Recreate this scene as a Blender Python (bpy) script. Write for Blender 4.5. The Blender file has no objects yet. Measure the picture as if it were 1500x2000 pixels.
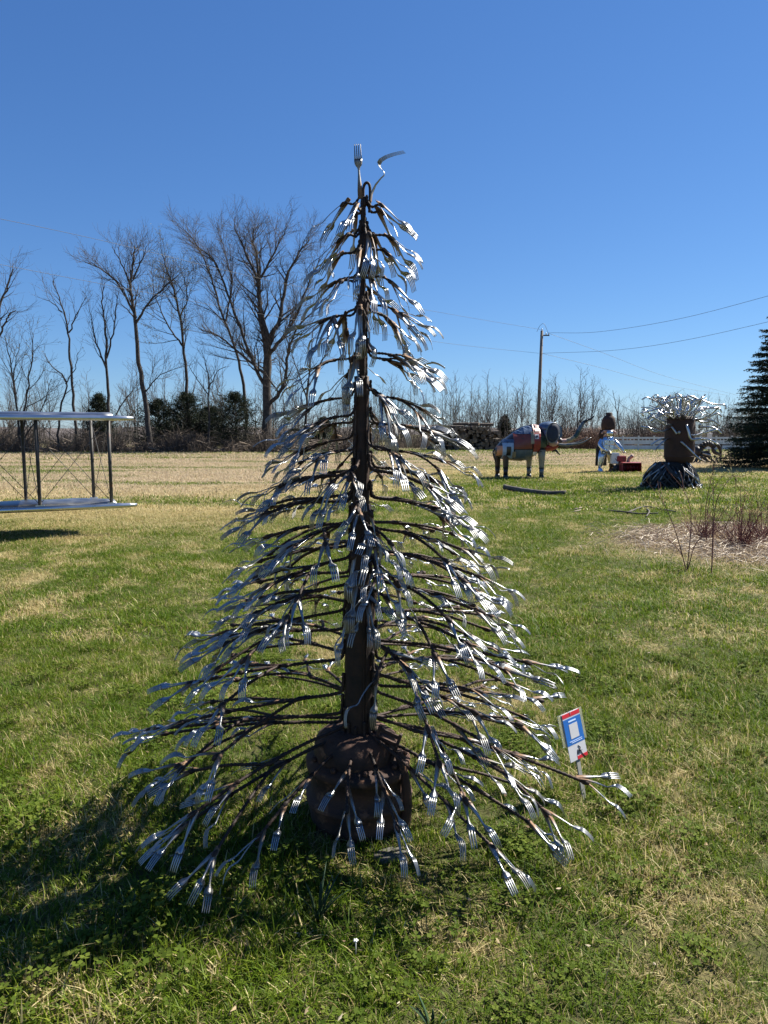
import bpy, random
from math import *
from mathutils import Vector, Matrix
import numpy as np

# ------------------------------------------------------------------ camera, sky, sun, exposure
scene = bpy.context.scene
COL = scene.collection
CAM_H, PITCH, FPX = 1.6, radians(6.4), 1387.0
cam_d = bpy.data.cameras.new('camera')
cam = bpy.data.objects.new('camera', cam_d); COL.objects.link(cam)
cam.location = (0, 0, CAM_H)
cam.rotation_euler = (radians(90) - PITCH, 0, 0)
cam_d.sensor_fit = 'VERTICAL'; cam_d.sensor_height = 36.0
cam_d.lens = FPX / 2000 * 36.0
cam_d.clip_start = 0.05; cam_d.clip_end = 3000
scene.camera = cam

SUN_EL, SUN_AZ = radians(46), radians(59)      # azimuth from +Y towards +X
world = bpy.data.worlds.new('World'); scene.world = world
world.use_nodes = True
wn, wl = world.node_tree.nodes, world.node_tree.links
sky = wn.new('ShaderNodeTexSky'); sky.sky_type = 'NISHITA'; sky.sun_disc = False
sky.sun_elevation = SUN_EL; sky.sun_rotation = SUN_AZ
sky.altitude = 300; sky.air_density = 1.0; sky.dust_density = 0.0; sky.ozone_density = 3.0
bg = next(n for n in wn if n.type == 'BACKGROUND')
sep = wn.new('ShaderNodeSeparateColor'); comb = wn.new('ShaderNodeCombineColor')      # the film's tone curve for a clear sky, per channel
wl.new(sky.outputs[0], sep.inputs[0])
for i_, (g_, k_) in enumerate(((1.0, .323), (.88, .548), (.75, 1.0))):
    p_ = wn.new('ShaderNodeMath'); p_.operation = 'POWER'; p_.inputs[1].default_value = g_
    q_ = wn.new('ShaderNodeMath'); q_.operation = 'MULTIPLY'; q_.inputs[1].default_value = k_
    wl.new(sep.outputs[i_], p_.inputs[0]); wl.new(p_.outputs[0], q_.inputs[0]); wl.new(q_.outputs[0], comb.inputs[i_])
wl.new(comb.outputs[0], bg.inputs[0]); bg.inputs[1].default_value = 0.078
sun_d = bpy.data.lights.new('sun', 'SUN'); sun_d.energy = 5.0; sun_d.angle = radians(0.5)
sun_d.color = (1.0, 0.95, 0.85)
sun = bpy.data.objects.new('sun', sun_d); COL.objects.link(sun)
TO_SUN = Vector((sin(SUN_AZ) * cos(SUN_EL), cos(SUN_AZ) * cos(SUN_EL), sin(SUN_EL)))
sun.rotation_euler = (-TO_SUN).to_track_quat('-Z', 'Y').to_euler()
sun.location = (20, 20, 40)
scene.view_settings.view_transform = 'Standard'
scene.view_settings.look = 'None'
scene.view_settings.exposure = 1.32
scene.view_settings.gamma = 1.0
scene.view_settings.use_curve_mapping = False

# ------------------------------------------------------------------ helpers
def ray(px, py):
    x, v = (px - 750) / FPX, (1000 - py) / FPX
    return Vector((x, cos(PITCH) + v * sin(PITCH), -sin(PITCH) + v * cos(PITCH)))
def gp(px, py, z=0.0):                                  # the point of a level plane seen at a pixel of the photograph
    d = ray(px, py); t = (z - CAM_H) / d.z
    return Vector((d.x * t, d.y * t, z))
def at(px, py, Y):                                      # the point at distance Y seen there
    d = ray(px, py); t = Y / d.y
    return Vector((d.x * t, Y, CAM_H + d.z * t))
def base_at(px, Y):                                     # ground point at distance Y under a column of the photograph
    d = ray(px, 870); t = Y / d.y
    return Vector((d.x * t, Y, 0))

class MB:
    def __init__(s): s.v, s.f, s.a, s.m = [], [], [], []
    def add(s, verts, faces, a=0.0, m=0):
        o = len(s.v); s.v.extend(verts)
        s.a.extend(a if isinstance(a, list) else [a] * len(verts))
        for q in faces: s.f.append(tuple(i + o for i in q)); s.m.append(m)
    def rings(s, rings, a=0.0, cap=True, closed=True, m=0):
        n = len(rings[0]); V = [p for r in rings for p in r]; F = []
        for i in range(len(rings) - 1):
            for j in range(n if closed else n - 1):
                k = (j + 1) % n
                F.append((i * n + j, i * n + k, (i + 1) * n + k, (i + 1) * n + j))
        if cap and closed:
            F.append(tuple(range(n - 1, -1, -1))); F.append(tuple((len(rings) - 1) * n + j for j in range(n)))
        if isinstance(a, list) and len(a) == len(rings): a = [x for x in a for _ in range(n)]
        s.add(V, F, a, m)
    def tube(s, pts, rad, n=6, a=0.0, cap=True, flat=1.0, m=0):
        pts = [Vector(p) for p in pts]
        if not isinstance(rad, (list, tuple)): rad = [rad] * len(pts)
        t0 = (pts[1] - pts[0]).normalized()
        u = t0.cross(Vector((0, 0, 1)))
        if u.length < 1e-3: u = t0.cross(Vector((1, 0, 0)))
        u.normalize(); R = []
        for i, p in enumerate(pts):
            t = (pts[min(i + 1, len(pts) - 1)] - pts[max(i - 1, 0)])
            if t.length < 1e-9: t = t0.copy()
            t.normalize(); u = u - t * u.dot(t)
            if u.length < 1e-6: u = t.orthogonal()
            u.normalize(); w = t.cross(u)
            R.append([p + (u * cos(2 * pi * k / n) + w * (sin(2 * pi * k / n) * flat)) * rad[i] for k in range(n)])
        s.rings(R, a, cap, m=m)
    def box(s, c, size, M=None, m=0):
        c = Vector(c); h = [x / 2 for x in size]
        V = [Vector((x * h[0], y * h[1], z * h[2])) for x in (-1, 1) for y in (-1, 1) for z in (-1, 1)]
        if M is not None: V = [M @ p for p in V]
        s.add([c + p for p in V], [(0, 1, 3, 2), (4, 6, 7, 5), (0, 4, 5, 1), (2, 3, 7, 6), (0, 2, 6, 4), (1, 5, 7, 3)], 0.0, m)
    def lathe(s, prof, n=24, c=(0, 0, 0), cap=True, wob=None):
        c = Vector(c)
        s.rings([[c + Vector((r * (wob(z, 2 * pi * k / n) if wob else 1) * cos(2 * pi * k / n), r * (wob(z, 2 * pi * k / n) if wob else 1) * sin(2 * pi * k / n), z)) for k in range(n)] for r, z in prof], 0.0, cap)
    def ell(s, c, r, n=14, M=None):
        c = Vector(c); R = []
        for i in range(n // 2 + 1):
            th = -pi / 2 + pi * i / (n // 2); q = max(cos(th), 0.02)
            ring = [Vector((r[0] * q * cos(2 * pi * k / n), r[1] * q * sin(2 * pi * k / n), r[2] * sin(th))) for k in range(n)]
            if M is not None: ring = [M @ p for p in ring]
            R.append([c + p for p in ring])
        s.rings(R)
    def prism(s, pts, d):                                # outline pts pushed along vector d
        n = len(pts); d = Vector(d); P = [Vector(p) for p in pts]
        s.add(P + [p + d for p in P], [tuple(range(n)), tuple(range(2 * n - 1, n - 1, -1))] + [(i, i + n, (i + 1) % n + n, (i + 1) % n) for i in range(n)])
    def mesh(s, name, mat=None, smooth=True):
        me = bpy.data.meshes.new(name)
        me.from_pydata([tuple(p) for p in s.v], [], s.f)
        if any(s.a):
            at_ = me.attributes.new('along', 'FLOAT', 'POINT'); at_.data.foreach_set('value', s.a)
        for x in (mat if isinstance(mat, (list, tuple)) else [mat]):
            if x: me.materials.append(x)
        if any(s.m): me.polygons.foreach_set('material_index', s.m)
        if smooth: me.polygons.foreach_set('use_smooth', [True] * len(me.polygons))
        me.update(); return me
    def build(s, name, mat, parent=None, smooth=True, loc=None, label=None):
        o = bpy.data.objects.new(name, s.mesh(name, mat, smooth)); COL.objects.link(o)
        if parent: o.parent = parent
        if loc is not None: o.location = loc
        if label: o['label'] = label
        return o

def edges(o, width, seg=2):
    b = o.modifiers.new('bevel', 'BEVEL'); b.width = width; b.segments = seg; b.limit_method = 'ANGLE'; b.angle_limit = radians(40)
    return o
def tag(o, label, cat, group=None):
    o['label'] = label; o['category'] = cat
    if group: o['group'] = group
    return o
def thing(name, label, cat, loc=(0, 0, 0), rz=0.0, group=None):
    o = bpy.data.objects.new(name, None); COL.objects.link(o); o.empty_display_size = 0.1
    o.location = loc; o.rotation_euler = (0, 0, rz)
    return tag(o, label, cat, group)
def setting(o, kind='structure'): o['kind'] = kind; return o
def link_copy(o, parent=None, loc=None):
    c = o.copy(); COL.objects.link(c)
    if parent: c.parent = parent
    if loc is not None: c.location = loc
    for ch in o.children: link_copy(ch, c)
    return c
def smooth(a, b, x): t = max(0, min(1, (x - a) / (b - a))); return t * t * (3 - 2 * t)
def lerp(a, b, t): return a + (b - a) * t
def interp(tab, x):
    if x <= tab[0][0]: return list(tab[0][1:])
    for p, q in zip(tab, tab[1:]):
        if x <= q[0]:
            t = (x - p[0]) / (q[0] - p[0]); return [lerp(a, b, t) for a, b in zip(p[1:], q[1:])]
    return list(tab[-1][1:])
def spline(P, k=6):                                      # Catmull-Rom through the points
    P = [Vector(p) for p in P]; Q = [P[0] * 2 - P[1]] + P + [P[-1] * 2 - P[-2]]; out = []
    for i in range(1, len(Q) - 2):
        for j in range(k):
            t = j / k; a, b, c, d = Q[i - 1:i + 3]
            out.append(0.5 * (2 * b + (c - a) * t + (2 * a - 5 * b + 4 * c - d) * t * t + (3 * b - a - 3 * c + d) * t ** 3))
    return out + [P[-1]]

# ------------------------------------------------------------------ materials
def nodes(name):
    m = bpy.data.materials.new(name); m.use_nodes = True
    t = m.node_tree; b = next(n for n in t.nodes if n.type == 'BSDF_PRINCIPLED')
    return m, t, b
def N(t, kind, ins=None, **kw):
    n = t.nodes.new(kind)
    for k, v in kw.items(): setattr(n, k, v)
    for k, v in (ins or {}).items():
        if isinstance(v, bpy.types.NodeSocket): t.links.new(v, n.inputs[k])
        else: n.inputs[k].default_value = v
    return n
def math_(t, op, a, b=None, c=None, clamp=False):
    ins = {0: a}
    if b is not None: ins[1] = b
    if c is not None: ins[2] = c
    return N(t, 'ShaderNodeMath', ins, operation=op, use_clamp=clamp).outputs[0]
def ramp(t, fac, stops):
    r = t.nodes.new('ShaderNodeValToRGB'); e = r.color_ramp.elements
    while len(e) < len(stops): e.new(0.5)
    for x, (p, c) in zip(e, stops): x.position = p; x.color = (*c, 1)
    t.links.new(fac, r.inputs[0]); return r.outputs[0]
def mixc(t, f, a, b):
    n = t.nodes.new('ShaderNodeMix'); n.data_type = 'RGBA'
    for sock, v in ((n.inputs[0], f), (n.inputs[6], a), (n.inputs[7], b)):
        if isinstance(v, bpy.types.NodeSocket): t.links.new(v, sock)
        elif isinstance(v, (tuple, list)): sock.default_value = (*v[:3], 1)
        else: sock.default_value = v
    return n.outputs[2]
def noise(t, vec, scale, detail=4, rough=0.55):
    n = N(t, 'ShaderNodeTexNoise', {'Scale': scale, 'Detail': detail, 'Roughness': rough})
    if vec is not None: t.links.new(vec, n.inputs['Vector'])
    return n.outputs[0]
def objco(t): return t.nodes.new('ShaderNodeTexCoord').outputs['Object']

def pmat(name, c1, c2=None, scale=6.0, rough=0.6, metal=0.0, bump=0.0, bscale=40.0, lo=0.35, hi=0.65, coat=0.0, rough2=None, spots=None):
    m, t, b = nodes(name); co = objco(t)
    f = noise(t, co, scale, 6, 0.62)
    col = ramp(t, f, [(lo, c1), (hi, c2 or c1)])
    if spots:                                            # rust or dirt with a shape of its own: (colour, scale, threshold)
        s = N(t, 'ShaderNodeMapRange', {0: noise(t, co, spots[1], 5, 0.65), 1: spots[2], 2: spots[2] + 0.06}).outputs[0]
        col = mixc(t, s, col, spots[0])
    t.links.new(col, b.inputs['Base Color'])
    b.inputs['Metallic'].default_value = metal
    if rough2 is not None:
        t.links.new(N(t, 'ShaderNodeMapRange', {0: f, 1: 0.3, 2: 0.7, 3: rough, 4: rough2}).outputs[0], b.inputs['Roughness'])
    else: b.inputs['Roughness'].default_value = rough
    if coat: b.inputs['Coat Weight'].default_value = coat
    if bump:
        bp = N(t, 'ShaderNodeBump', {'Strength': 1.0, 'Distance': bump, 'Height': noise(t, co, bscale, 5, 0.6)})
        t.links.new(bp.outputs[0], b.inputs['Normal'])
    return m

M = {}
M['rust'] = pmat('rust', (.020, .012, .010), (.085, .038, .022), 9, .82, 0, .003, 60, spots=((.17, .080, .042), 11, .58))
M['rust_dark'] = pmat('rust_dark', (.014, .009, .007), (.050, .024, .015), 14, .7, .2, .0015, 120)
M['drum_rust'] = pmat('drum_rust', (.024, .011, .008), (.060, .025, .015), 2.2, .78, 0, .004, 25)
M['chrome'] = pmat('chrome', (.42, .43, .44), (.62, .63, .64), 3, .10, 1, 0, rough2=.28)
M['worn_chrome'] = pmat('worn_chrome', (.28, .28, .29), (.50, .51, .52), 4, .2, 1, 0, rough2=.42, spots=((.20, .11, .06), 5, .62))
M['black_pipe'] = pmat('black_pipe', (.010, .010, .011), (.038, .036, .035), 4, .40, .12, 0, rough2=.5)
M['dark_iron'] = pmat('dark_iron', (.02, .02, .021), (.05, .045, .04), 5, .5, .4)
M['aluminium'] = pmat('aluminium', (.56, .57, .58), (.66, .67, .68), 2, .24, 1, .0006, 9, rough2=.36)
M['strut_steel'] = pmat('strut_steel', (.024, .022, .021), (.055, .05, .045), 5, .6, .1, 0, spots=((.10, .035, .02), 4, .64))
M['bark'] = pmat('bark', (.026, .022, .020), (.066, .057, .050), 5, .95, 0, .02, 14)
M['bark_pale'] = pmat('bark_pale', (.060, .052, .046), (.12, .105, .09), 4, .95, 0, .015, 14)
M['twig'] = pmat('twig', (.045, .036, .032), (.085, .070, .060), 1.5, .95)
M['brush'] = pmat('brush', (.045, .034, .026), (.125, .095, .07), .9, .95)
M['russet_twig'] = pmat('russet_twig', (.10, .05, .03), (.19, .11, .07), 1.2, .9)
M['red_twig'] = pmat('red_twig', (.075, .022, .020), (.15, .05, .042), 2, .8)
M['log_bark'] = pmat('log_bark', (.05, .04, .032), (.12, .095, .075), 6, .95, 0, .02, 18)
M['log_end'] = pmat('log_end', (.085, .06, .042), (.20, .145, .10), 3, .9)
M['white_paint'] = pmat('white_paint', (.50, .50, .48), (.66, .66, .64), 2, .6)
M['pole_wood'] = pmat('pole_wood', (.11, .09, .075), (.19, .16, .135), 6, .9)
M['wire'] = pmat('wire', (.05, .05, .05), None, 5, .6)
M['concrete'] = pmat('concrete', (.07, .065, .055), (.15, .14, .12), 12, .9, 0, .004, 50)

def leaf_mat(name, stops, trans=0.3, rough=0.55, attr='along', spec=0.25):
    m, t, b = nodes(name)
    a = N(t, 'ShaderNodeAttribute', attribute_name=attr).outputs['Fac']
    col = ramp(t, a, stops)
    b.inputs['Roughness'].default_value = rough
    b.inputs['Specular IOR Level'].default_value = spec
    t.links.new(col, b.inputs['Base Color'])
    tr = N(t, 'ShaderNodeBsdfTranslucent', {0: col})
    mx = N(t, 'ShaderNodeMixShader', {0: trans, 1: b.outputs[0], 2: tr.outputs[0]})
    t.links.new(mx.outputs[0], next(n for n in t.nodes if n.type == 'OUTPUT_MATERIAL').inputs[0])
    return m
M['cedar'] = leaf_mat('cedar_foliage', [(0, (.010, .016, .008)), (.6, (.022, .031, .014)), (1, (.050, .054, .024))], .15, .7)
M['spruce'] = leaf_mat('spruce_needles', [(0, (.012, .022, .014)), (.6, (.024, .042, .024)), (1, (.05, .075, .040))], .12, .6)
M['buds'] = leaf_mat('spring_buds', [(0, (.17, .17, .06)), (1, (.30, .28, .12))], .4, .7)
M['leaf_green'] = leaf_mat('leaf_green', [(0, (.045, .085, .02)), (1, (.11, .15, .04))], .35)
M['blue_leaf'] = leaf_mat('bluish_leaf_blade', [(0, (.030, .062, .030)), (1, (.075, .125, .060))], .3)
M['straw_stem'] = leaf_mat('straw_stems', [(0, (.34, .25, .18)), (.5, (.55, .45, .33)), (1, (.72, .62, .46))], .2)

# one node group decides where the lawn is green and where it is dry; the ground sheet and every blade share it
def dryness_group():
    g = bpy.data.node_groups.new('lawn_dryness', 'ShaderNodeTree')
    g.interface.new_socket('dry', in_out='OUTPUT', socket_type='NodeSocketFloat')
    g.interface.new_socket('tan', in_out='OUTPUT', socket_type='NodeSocketFloat')
    g.interface.new_socket('patch', in_out='OUTPUT', socket_type='NodeSocketFloat')
    out = g.nodes.new('NodeGroupOutput')
    pos = g.nodes.new('ShaderNodeNewGeometry').outputs['Position']
    sx = N(g, 'ShaderNodeSeparateXYZ', {0: pos}); X, Y = sx.outputs[0], sx.outputs[1]
    flat = N(g, 'ShaderNodeCombineXYZ', {0: X, 1: Y}).outputs[0]
    n1 = noise(g, flat, .35, 3); n2 = noise(g, flat, 1.35, 5, .62); n3 = noise(g, flat, .13, 2)
    st = N(g, 'ShaderNodeCombineXYZ', {0: math_(g, 'MULTIPLY', X, .10), 1: math_(g, 'MULTIPLY', Y, .42)}).outputs[0]
    n4 = noise(g, st, 1.0, 3)
    n5 = noise(g, flat, 6.5, 3, .6)
    xx = math_(g, 'ADD', X, math_(g, 'MULTIPLY', math_(g, 'SUBTRACT', n3, .5), 5))
    yb = N(g, 'ShaderNodeMapRange', {0: xx, 1: -3.2, 2: 3.6, 3: 12.2, 4: 26.0}, interpolation_type='SMOOTHSTEP').outputs[0]
    dy = math_(g, 'SUBTRACT', math_(g, 'ADD', Y, math_(g, 'MULTIPLY', math_(g, 'SUBTRACT', n1, .5), 7.0)), yb)
    A = N(g, 'ShaderNodeMapRange', {0: dy, 1: -4.2, 2: 2.6, 3: 0.0, 4: .97}, interpolation_type='SMOOTHSTEP').outputs[0]
    nb = math_(g, 'ADD', math_(g, 'MULTIPLY', n5, .32), math_(g, 'ADD', math_(g, 'MULTIPLY', n2, .68), math_(g, 'MULTIPLY', math_(g, 'SUBTRACT', n1, .5), .45)))
    B = N(g, 'ShaderNodeMapRange', {0: nb, 1: .475, 2: .67, 3: 0.08, 4: .86}, interpolation_type='SMOOTHSTEP').outputs[0]
    # dead-grass bed round the red-twig shrubs
    bx = math_(g, 'DIVIDE', math_(g, 'SUBTRACT', X, 5.6), 2.3); by = math_(g, 'DIVIDE', math_(g, 'SUBTRACT', Y, 10.0), 2.0)
    rr = math_(g, 'ADD', math_(g, 'ADD', math_(g, 'POWER', bx, 2.0), math_(g, 'POWER', by, 2.0)), math_(g, 'MULTIPLY', math_(g, 'SUBTRACT', n2, .5), 1.6))
    E = N(g, 'ShaderNodeMapRange', {0: rr, 1: 1.75, 2: .45, 3: 0, 4: .97}).outputs[0]
    D = N(g, 'ShaderNodeMapRange', {0: n4, 1: .50, 2: .63, 3: 0, 4: .75}).outputs[0]
    C = N(g, 'ShaderNodeMapRange', {0: Y, 1: 50.0, 2: 60.0, 3: 0, 4: .62}).outputs[0]
    A2 = math_(g, 'SUBTRACT', math_(g, 'SUBTRACT', A, math_(g, 'MULTIPLY', D, A)), C, clamp=True)
    dry = math_(g, 'MAXIMUM', math_(g, 'MAXIMUM', A2, E), math_(g, 'MULTIPLY', B, math_(g, 'SUBTRACT', 1.0, math_(g, 'MULTIPLY', C, 1.0))), clamp=True)
    g.links.new(dry, out.inputs[0])
    tan_ = math_(g, 'MAXIMUM', N(g, 'ShaderNodeMapRange', {0: dy, 1: 3.0, 2: 10.0}).outputs[0], math_(g, 'MULTIPLY', E, .9))
    g.links.new(tan_, out.inputs[1])
    g.links.new(n2, out.inputs[2])
    return g
DRY = dryness_group()

def lawn_nodes(t):
    n = t.nodes.new('ShaderNodeGroup'); n.node_tree = DRY; return n.outputs[0], n.outputs[1], n.outputs[2]

m, t, b = nodes('lawn_soil'); d_, tan_, p_ = lawn_nodes(t)
co = t.nodes.new('ShaderNodeNewGeometry').outputs['Position']
nz = noise(t, co, 26, 6, .7); nz2 = noise(t, co, 2.6, 4)
green = mixc(t, noise(t, co, 160, 5, .75), (.030, .040, .012), (.115, .120, .045))
straw = mixc(t, nz, (.22, .17, .08), (.42, .34, .17))
tanc = mixc(t, nz, (.27, .205, .125), (.45, .36, .235))
dryc = mixc(t, tan_, straw, tanc)
col = mixc(t, d_, green, dryc)
t.links.new(col, b.inputs['Base Color']); b.inputs['Roughness'].default_value = .95; b.inputs['Specular IOR Level'].default_value = .1
bp = N(t, 'ShaderNodeBump', {'Strength': 1.0, 'Distance': .05, 'Height': nz}); t.links.new(bp.outputs[0], b.inputs['Normal'])
M['soil'] = m

def blade_mat(name, wet=0.0):
    m, t, b = nodes(name); d, tn, p = lawn_nodes(t)
    a = N(t, 'ShaderNodeAttribute', attribute_name='along').outputs['Fac']      # per-blade random
    r = t.nodes.new('ShaderNodeObjectInfo').outputs['Random']
    g1 = ramp(t, math_(t, 'FRACT', math_(t, 'MULTIPLY', a, 7.31)), [(0, (.054, .104, .003)), (.55, (.142, .205, .010)), (1, (.26, .295, .030))])
    g2 = mixc(t, math_(t, 'MULTIPLY', r, .4), g1, (.095, .130, .020))
    lush = N(t, 'ShaderNodeMapRange', {0: p, 1: .40, 2: .56, 3: .55, 4: 0}).outputs[0]      # richer turf in patches
    g2 = mixc(t, lush, g2, (.060, .125, .006))
    s1 = ramp(t, math_(t, 'FRACT', math_(t, 'MULTIPLY', a, 13.7)), [(0, (.27, .205, .085)), (.5, (.47, .385, .180)), (1, (.64, .55, .30))])
    t1 = ramp(t, math_(t, 'FRACT', math_(t, 'MULTIPLY', a, 13.7)), [(0, (.27, .21, .135)), (.5, (.46, .37, .245)), (1, (.62, .52, .36))])
    s2 = mixc(t, tn, s1, t1)
    sel = math_(t, 'LESS_THAN', a, math_(t, 'ADD', math_(t, 'MULTIPLY', d, 1.0), .02))
    col = mixc(t, sel, g2, s2)
    t.links.new(col, b.inputs['Base Color']); b.inputs['Roughness'].default_value = .55; b.inputs['Specular IOR Level'].default_value = .2
    tr = N(t, 'ShaderNodeBsdfTranslucent', {0: col})
    mx = N(t, 'ShaderNodeMixShader', {0: .42, 1: b.outputs[0], 2: tr.outputs[0]})
    t.links.new(mx.outputs[0], next(n for n in t.nodes if n.type == 'OUTPUT_MATERIAL').inputs[0])
    return m
M['blade'] = blade_mat('grass_blade')
M['clover'] = leaf_mat('clover_leaf', [(0, (.055, .092, .010)), (1, (.13, .165, .026))], .36, .7, spec=.08)

# fork steel: bright stainless, browned by the welding torch near the handle end
m, t, b = nodes('fork_steel')
a = N(t, 'ShaderNodeAttribute', attribute_name='along').outputs['Fac']
r = t.nodes.new('ShaderNodeObjectInfo').outputs['Random']
co = objco(t); nz = noise(t, co, 55, 4)
lim = math_(t, 'ADD', math_(t, 'MULTIPLY', r, .24), math_(t, 'MULTIPLY', nz, .12))
burn = N(t, 'ShaderNodeMapRange', {0: math_(t, 'SUBTRACT', lim, a), 1: -.10, 2: .12}).outputs[0]
r2 = math_(t, 'FRACT', math_(t, 'MULTIPLY', r, 17.3))
col = mixc(t, burn, mixc(t, math_(t, 'MULTIPLY', math_(t, 'POWER', r2, 2.0), .8), mixc(t, nz, (.25, .26, .275), (.43, .44, .45)), mixc(t, nz, (.10, .095, .085), (.30, .285, .25))), mixc(t, nz, (.09, .05, .03), (.27, .16, .085)))
t.links.new(col, b.inputs['Base Color'])
t.links.new(math_(t, 'SUBTRACT', 1.0, math_(t, 'MULTIPLY', burn, .75)), b.inputs['Metallic'])
t.links.new(math_(t, 'ADD', math_(t, 'ADD', .27, math_(t, 'MULTIPLY', r2, .16)), math_(t, 'ADD', math_(t, 'MULTIPLY', burn, .35), math_(t, 'MULTIPLY', nz, .16))), b.inputs['Roughness'])
M['fork'] = m

# ------------------------------------------------------------------ ground, hills
def hgt(x, y): return .012 * sin(1.9 * x + 1) * cos(1.4 * y) + .02 * sin(.6 * x) * sin(.45 * y + 2)
rng = random.Random(1)
b = MB(); 
xs = [-700, -200, -90, -50, -30, -20, -14] + [x * .5 for x in range(-20, 21)] + [14, 20, 30, 50, 90, 200, 700]
ys = [-60, -20, -6, -2] + [y * .4 for y in range(0, 45)] + [19, 21, 24, 28, 34, 42, 52, 66, 90, 150, 300, 900]
V = [Vector((x, y, hgt(x, y) * smooth(60, 20, abs(y)) * smooth(14, 8, abs(x)) if True else 0)) for y in ys for x in xs]
nx = len(xs); F = [(j * nx + i, j * nx + i + 1, (j + 1) * nx + i + 1, (j + 1) * nx + i) for j in range(len(ys) - 1) for i in range(nx - 1)]
b.add(V, F); setting(b.build('ground', M['soil']))
M['hill'] = pmat('hill_woods', (.10, .085, .08), (.16, .135, .12), .05, 1)
M['field'] = pmat('far_field', (.060, .048, .044), (.10, .078, .068), .03, 1)
def ridge(name, Y, x0, x1, h, mt, seed, depth):
    r_ = random.Random(seed); n = 60; R = []
    ph = [r_.uniform(0, 6) for _ in range(4)]
    for i in range(n + 1):
        x = lerp(x0, x1, i / n)
        z = h * (.55 + .25 * sin(.011 * x + ph[0]) + .13 * sin(.037 * x + ph[1]) + .07 * sin(.11 * x + ph[2])) * smooth(0, .12, i / n) * smooth(1, .88, i / n)
        R.append([Vector((x, Y - depth, -.5)), Vector((x, Y - depth * .3, z * .7)), Vector((x, Y, z)), Vector((x, Y + depth, -.5))])
    q = MB(); q.rings(R, cap=False, closed=False); setting(q.build(name, mt))
ridge('hills', 620, -520, 620, 9, M['hill'], 4, 120)
ridge('hill_field', 190, -190, -46, 4.2, M['field'], 9, 60)

# ------------------------------------------------------------------ grass (nobody could count it)
def tuft(name, seed, n, rad, h, w, lean=.6, curl=.5, mat='blade', segs=3):
    r_ = random.Random(seed); q = MB()
    for _ in range(n):
        a = r_.uniform(0, 2 * pi); d = rad * sqrt(r_.random()); x, y = d * cos(a), d * sin(a)
        H = h * r_.choice((.5, .75, 1, 1, 1.25)) * r_.uniform(.7, 1.2); ph = r_.uniform(0, 2 * pi); L = lean * r_.uniform(.1, 1.4)
        dx, dy = cos(ph), sin(ph); tw = ph + pi / 2 + r_.uniform(-.6, .6); wx, wy = cos(tw), sin(tw)
        W = w * r_.uniform(.6, 1.25); P = []
        for k in range(segs + 1):
            u = k / segs; o = H * L * (u ** 1.6); z = H * u * (1 - curl * .35 * L * u) - .006
            hw = W * .5 * (1 - u ** 1.8 * .95)
            c = Vector((x + dx * o, y + dy * o, z)); P.append((c - Vector((wx, wy, 0)) * hw, c + Vector((wx, wy, 0)) * hw))
        q.add([p for pr in P for p in pr], [(2 * k, 2 * k + 1, 2 * k + 3, 2 * k + 2) for k in range(segs)], r_.uniform(.001, 1))
    return bpy.data.objects.new(name, q.mesh(name, M[mat], False))
def clover(name, seed, n, rad):
    r_ = random.Random(seed); q = MB()
    for _ in range(n):
        a = r_.uniform(0, 2 * pi); d = rad * sqrt(r_.random()); c = Vector((d * cos(a), d * sin(a), r_.uniform(.018, .05)))
        sh = r_.uniform(0.01, 1); a0 = r_.uniform(0, 6.3)
        for k in range(3):
            th = a0 + k * 2.094; s = r_.uniform(.008, .014); u = Vector((cos(th), sin(th), r_.uniform(-.1, .5))).normalized(); w = Vector((-sin(th), cos(th), r_.uniform(-.3, .3)))
            q.add([c, c + u * s * .7 + w * s * .55, c + u * s * 1.25, c + u * s * .7 - w * s * .55], [(0, 1, 2, 3)], sh)
        q.tube([(c.x, c.y, 0), c], .0012, 3, sh, cap=False)
    return bpy.data.objects.new(name, q.mesh(name, M['clover'], False))

def scatter(name, protos, pts, rot, scl, idx):
    coll = bpy.data.collections.new(name + '_kinds')
    for i, o in enumerate(protos): o.name = f'{chr(97 + i)}_{o.name}'; coll.objects.link(o)
    me = bpy.data.meshes.new(name); me.from_pydata([tuple(p) for p in pts], [], [])
    for an, ty, dat, fld in (('rot', 'FLOAT_VECTOR', np.asarray(rot, dtype=np.float32).ravel(), 'vector'), ('scl', 'FLOAT', np.asarray(scl, dtype=np.float32), 'value'), ('idx', 'INT', np.asarray(idx, dtype=np.int32), 'value')):
        me.attributes.new(an, ty, 'POINT').data.foreach_set(fld, dat)
    o = bpy.data.objects.new(name, me); COL.objects.link(o); setting(o, 'stuff')
    g = bpy.data.node_groups.new(name + '_nodes', 'GeometryNodeTree')
    g.interface.new_socket('Geometry', in_out='INPUT', socket_type='NodeSocketGeometry'); g.interface.new_socket('Geometry', in_out='OUTPUT', socket_type='NodeSocketGeometry')
    gi, go = g.nodes.new('NodeGroupInput'), g.nodes.new('NodeGroupOutput')
    ci = g.nodes.new('GeometryNodeCollectionInfo'); ci.inputs['Collection'].default_value = coll; ci.inputs['Separate Children'].default_value = True; ci.inputs['Reset Children'].default_value = True
    ip = g.nodes.new('GeometryNodeInstanceOnPoints'); ip.inputs['Pick Instance'].default_value = True
    def attr(an, ty):
        n = g.nodes.new('GeometryNodeInputNamedAttribute'); n.data_type = ty; n.inputs[0].default_value = an
        return n.outputs[0]
    g.links.new(gi.outputs[0], ip.inputs['Points']); g.links.new(ci.outputs[0], ip.inputs['Instance'])
    g.links.new(attr('idx', 'INT'), ip.inputs['Instance Index']); g.links.new(attr('rot', 'FLOAT_VECTOR'), ip.inputs['Rotation']); g.links.new(attr('scl', 'FLOAT'), ip.inputs['Scale'])
    g.links.new(ip.outputs[0], go.inputs[0])
    md = o.modifiers.new('scatter', 'NODES'); md.node_group = g
    return o

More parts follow.
